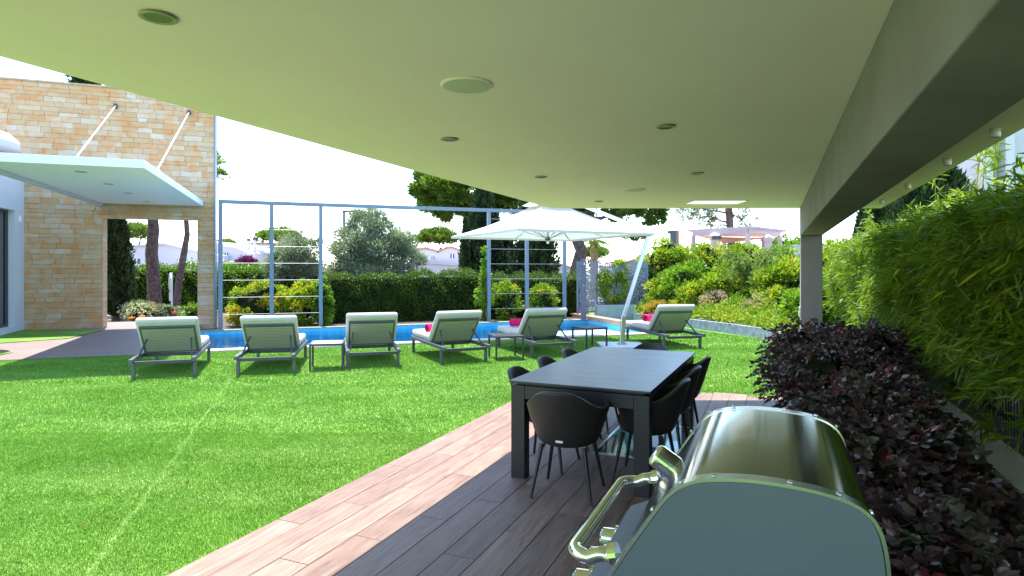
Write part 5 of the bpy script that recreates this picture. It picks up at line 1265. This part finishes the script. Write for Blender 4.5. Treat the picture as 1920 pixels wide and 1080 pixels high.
# ================================================================== FAR HOUSES, PERGOLA, LAMP
def house(label, z, pts, depth, wins=(), name='white_house', mat='house_white', roof='house_white', chims=(), group='white houses beyond the hedges'):
    """gable front traced at distance z, extruded back"""
    x0 = min(p[0] for p in pts); x1 = max(p[0] for p in pts); cx_ = ((x0+x1)/2-960)/FPX*z
    t = thing(name, label, 'house', (cx_, z, 0), 0, group)
    poly = [((px-960)/FPX*z-cx_, zh(py, z)) for px, py in pts]
    front = [(poly[0][0], 0)] + poly + [(poly[-1][0], 0)]; m = len(front)
    vs = [(x, 0, h) for x, h in front] + [(x, depth, h) for x, h in front]
    MB().add(vs, [tuple(range(m))[::-1], tuple(range(m, 2*m))] + [(i, i+1, m+i+1, m+i) for i in range(m-1)]).build('wall', mat, t)
    for (a, b) in zip(poly[:-1], poly[1:]):
        nx = Vector((b[0]-a[0], 0, b[1]-a[1])); 
        if abs(nx.x) < .05: continue
        nx.normalize(); up = Vector((-nx.z, 0, nx.x)); a3 = Vector((a[0], -.15, a[1])); b3 = Vector((b[0], -.15, b[1])); dd_ = Vector((0, depth+.3, 0)); up = up*.14
        q = [a3+up*.05, b3+up*.05, b3+dd_+up*.05, a3+dd_+up*.05, a3+up, b3+up, b3+dd_+up, a3+dd_+up]
        MB().add(q, [(3, 2, 1, 0), (4, 5, 6, 7), (0, 1, 5, 4), (1, 2, 6, 5), (2, 3, 7, 6), (3, 0, 4, 7)]).build('roof', roof, t)
    for (px, py, w_, h_) in wins:
        wx = (px-960)/FPX*z-cx_; wz = zh(py, z); w2 = w_/FPX*z/2; h2 = h_/FPX*z/2
        wn = MB().bx(wx-w2, wx+w2, -.02, .02, wz-h2, wz+h2).build('window', 'dark_opening', t)
        MB().bx(wx-.03, wx+.03, -.045, -.021, wz-h2, wz+h2).build('mullion', 'white_plastic', wn); MB().bx(wx-w2-.06, wx+w2+.06, -.08, -.021, wz-h2-.1, wz-h2-.005).build('sill', 'house_white', wn)
    for (px, py, w_) in chims:
        wx = (px-960)/FPX*z-cx_; wz = zh(py, z); w2 = w_/FPX*z/2
        ch = MB().bx(wx-w2, wx+w2, 1.5, 1.5+2*w2, wz-1.6, wz).build('chimney', mat, t); MB().bx(wx-w2*1.3, wx+w2*1.3, 1.5-w2*.3, 1.5+2.3*w2, wz+.001, wz+.18).build('chimney_cap', 'dark_opening', ch)
house('long white gabled house with two small windows seen through the wall opening', 45, [(205, 470), (232, 464), (308, 459), (352, 470), (420, 483)], 9, roof='house_grey', wins= [(257, 490, 12, 10), (335, 489, 5, 6), (385, 490, 8, 8)], chims=((368, 449, 4),))
house('low white outbuilding with shallow gable in front of the long house', 42, [(290, 503), (335, 494), (392, 503)], 5)
house('white house with twin chimneys behind the first frame bay', 46, [(375, 460), (392, 455), (445, 468), (466, 477)], 8, [(425, 477, 6, 7), (450, 480, 5, 6)], chims=((449, 450, 4), (461, 449, 5)))
house('low white house with long sloping roof behind the first frame bay', 41, [(395, 492), (470, 496), (535, 510)], 6)
house('small white house with red tiled roof behind the first frame bay', 60, [(462, 463), (475, 457), (520, 458)], 8, [(486, 474, 5, 7)], roof='roof_tile', chims=((480, 453, 4),))
house('white house with stepped gables right of the olive tree', 46, [(770, 470), (800, 467), (822, 474), (828, 470), (845, 464), (885, 480)], 9, [(790, 482, 7, 8), (812, 484, 5, 7), (848, 480, 7, 8)], roof='roof_tile')
house('low white house with pale wall in front of the stepped one', 41, [(765, 497), (800, 494), (880, 500)], 5, [(795, 506, 7, 6), (850, 508, 7, 6)])
house('small white house behind the last frame post', 44, [(1018, 488), (1034, 492), (1078, 506)], 6, roof='roof_tile')
house('low house with brown tiled roof behind the perforated screen', 36, [(1150, 503), (1195, 488), (1290, 492)], 6, mat='house_grey', roof='roof_tile', name='tiled_house')
bv = at(492, 486, 43); bush('bougainvillea', 'magenta bougainvillea on the white houses behind the first frame bay', 'bush', (bv.x, 40.4, 0), [((0, 0, bv.z-.3), (.65, .4, .28))], 900, .2, .12, 'bougainvillea', cl=20, stems=2, corek=.5)
# pergola on the neighbour's terrace
Z = 36
tp = MB().bx(at(1240, 0, Z).x, at(1700, 0, Z).x, Z-.2, Z+9, 0, zh(476, Z)).build('neighbour_terrace', 'pink_paint'); tag(tp, kind='structure')
rw = thing('terrace_parapet', 'grey parapet wall right of the pergola', 'wall', (at(1478, 470, Z).x, Z-.6, 0))
MB().bx(-.9, 3, 0, .3, 0, zh(462, Z)).build('wall_body', 'house_grey', rw)
MB().bx(-.95, 3.05, -.05, .35, zh(462, Z)+.001, zh(462, Z)+.08).build('wall_cap', 'house_grey', rw)
pg = thing('pergola', 'pink-white pergola with orange canvas on the neighbouring terrace', 'pergola', (0, 0, 0)); zb = zh(476, Z)
ztp = zh(442, Z)
cxy = [at(1300, 0, Z), at(1402, 0, Z-2.6), at(1462, 0, Z+.5), at(1358, 0, Z+3.2)]
for c in cxy: MB().bx(c.x-.11, c.x+.11, c.y-.11, c.y+.11, zb-.3 if c.y >= Z-.3 else 0, ztp-.001).build('post', 'pink_paint', pg)
for i in range(4):
    a, b = cxy[i], cxy[(i+1) % 4]; MB().bar((a.x, a.y, ztp+.12), (b.x, b.y, ztp+.12), .16, .22).build('beam', 'pink_paint', pg)
for i in range(12):
    k = i/11; a = cxy[0].lerp(cxy[3], k); b = cxy[1].lerp(cxy[2], k); d_ = (b-a).normalized()*.4
    MB().bar((a.x-d_.x, a.y-d_.y, ztp+.30), (b.x+d_.x, b.y+d_.y, ztp+.30), .10, .13).build('rafter', 'pink_paint', pg)
MB().add([(cxy[0].x+.2, cxy[0].y, ztp+.0), (cxy[1].x, cxy[1].y+.2, ztp-.25), (cxy[2].x-.2, cxy[2].y, ztp-.05), (cxy[3].x, cxy[3].y-.2, ztp-.3)], [(0, 1, 2, 3)]).build('canvas_shade', 'orange_canvas', pg).modifiers.new('solid', 'SOLIDIFY').thickness = .02
for px, py, lab, dk_ in ((1341, 441, 'pale chimney with dark cap standing left under the pergola', 1), (1438, 444, 'pale domed chimney standing right beside the pergola', 0)):
    p = at(px, py, Z-1.2); t = thing('garden_chimney', lab, 'chimney', (p.x, p.y, 0), 0, 'chimneys by the pergola')
    MB().bx(-.22, .22, -.22, .22, 0, p.z-.25).build('shaft', 'pink_paint', t)
    MB().bx(-.27, .27, -.27, .27, p.z-.249, p.z-.05).build('vent', 'dark_opening' if dk_ else 'pink_paint', t)
    MB().lathe([(.3, p.z-.049), (.27, p.z+.03), (.15, p.z+.10), (.03, p.z+.13)], 16).build('cap', 'white_plastic', t)
for px, h, lab in ((1330, 466, 'round green bush under the pergola, left'), (1395, 464, 'round green bush under the pergola, middle'), (1475, 450, 'dark green tree crown right of the pergola'), (1495, 455, 'dark green tree crown beside the column on the skyline')):
    p = at(px, h, Z+5); bush('terrace_bush', lab, 'bush', (p.x, p.y, zb-.3 if Z+5 < Z+8.5 else 0), [((0, 0, (p.z-zb)*.6+.15), (1.0, .8, max(.4, (p.z-zb)*.5+.2)))], 1200, .26, .14, 'leaf_lush', 'bushes behind the pergola', cl=40)
# stone pillar with a lamp, and a palm
p = at(1262, 432, 27); t = thing('gate_pillar', 'tall narrow pillar with small lamp above the bank', 'pillar', (p.x, p.y, 0))
MB().bx(-.11, .11, -.12, .12, 0, p.z).build('pillar_front', 'grey_metal', t); MB().bx(.1105, .24, -.11, .11, 0, p.z-.01).build('pillar_side', 'terracotta', t)
MB().bx(-.24, -.111, -.06, .06, p.z-.14, p.z-.02).build('lamp_head', 'grey_metal', t)
def palm(label, px, py, z, r, n, th, dead=0):
    rng = rngn(); c = at(px, py, z); t = thing('palm_tree', label, 'tree', (c.x, z, 0), 0, 'palm trees on the skyline'); h = c.z
    MB().tube([(0, 0, 0), (.05, 0, h*.5), (0, 0, h)], [th*1.2, th, th], 10).build('trunk', 'terracotta' if dead else 'bark', t)
    for i in range(n):
        a = i*2.4; el = rng.uniform(-.5, 1.1); L = r*rng.uniform(.8, 1.1); PP = []; DD = []; pts = []
        for s in np.linspace(0, 1, 8):
            pts.append(np.array([math.cos(a)*math.cos(el)*L*s, math.sin(a)*math.cos(el)*L*s, h+math.sin(el)*L*s-.55*L*s*s]))
        for s in np.linspace(.8, 6.9, 26):
            j = int(s); q = pts[j]+(pts[j+1]-pts[j])*(s-j); ax = (pts[j+1]-pts[j]); ax /= np.linalg.norm(ax); sd_ = np.cross(ax, [0, 0, 1.0]); sd_ /= np.linalg.norm(sd_)+1e-6
            for sg_ in (-1, 1): PP.append(q); DD.append(sd_*sg_+ax*.7+np.array([0, 0, -.25]))
        link('frond', leaf_mesh('frond', np.array(PP), np.array(DD), r*.35, r*.035, rng, 'leaf_lush', rng.uniform(0, .6, len(PP))), t)
palm('small palm with a reddish trunk above the perforated screen', 1113, 452, 34, 1.1, 12, .22, 1)
palm('palm crown behind the pillar left of the tall orange-tipped bush', 1245, 468, 28, .9, 14, .14)
# street lamp behind the olive tree
p = at(645, 398, 27); t = thing('street_lamp', 'dark street lamp post rising behind the large olive tree', 'street lamp', (p.x, p.y, 0))
MB().tube([(0, 0, 0), (0, 0, p.z)], [.07, .05], 10).build('post', 'charcoal_metal', t); MB().bx(-.06, .5, -.06, .06, p.z+.001, p.z+.07).build('lamp_head', 'charcoal_metal', t)
# neighbouring building at the far right
nb = thing('neighbour_building', 'tall pale grey building with white pilasters at the right edge', 'building', (at(1850, 0, 15).x, 15, 0), R(-8))
MB().bx(0, 6, .3, 6, 0, 7).build('wall', 'house_grey', nb)
for x0, x1 in ((-.05, .16), (.42, .62)): MB().bx(x0, x1, .0, .299, 0, 7).build('pilaster', 'house_white', nb)
MB().bx(.621, 6, .12, .298, 0, 7).build('front_panel', 'house_grey', nb)
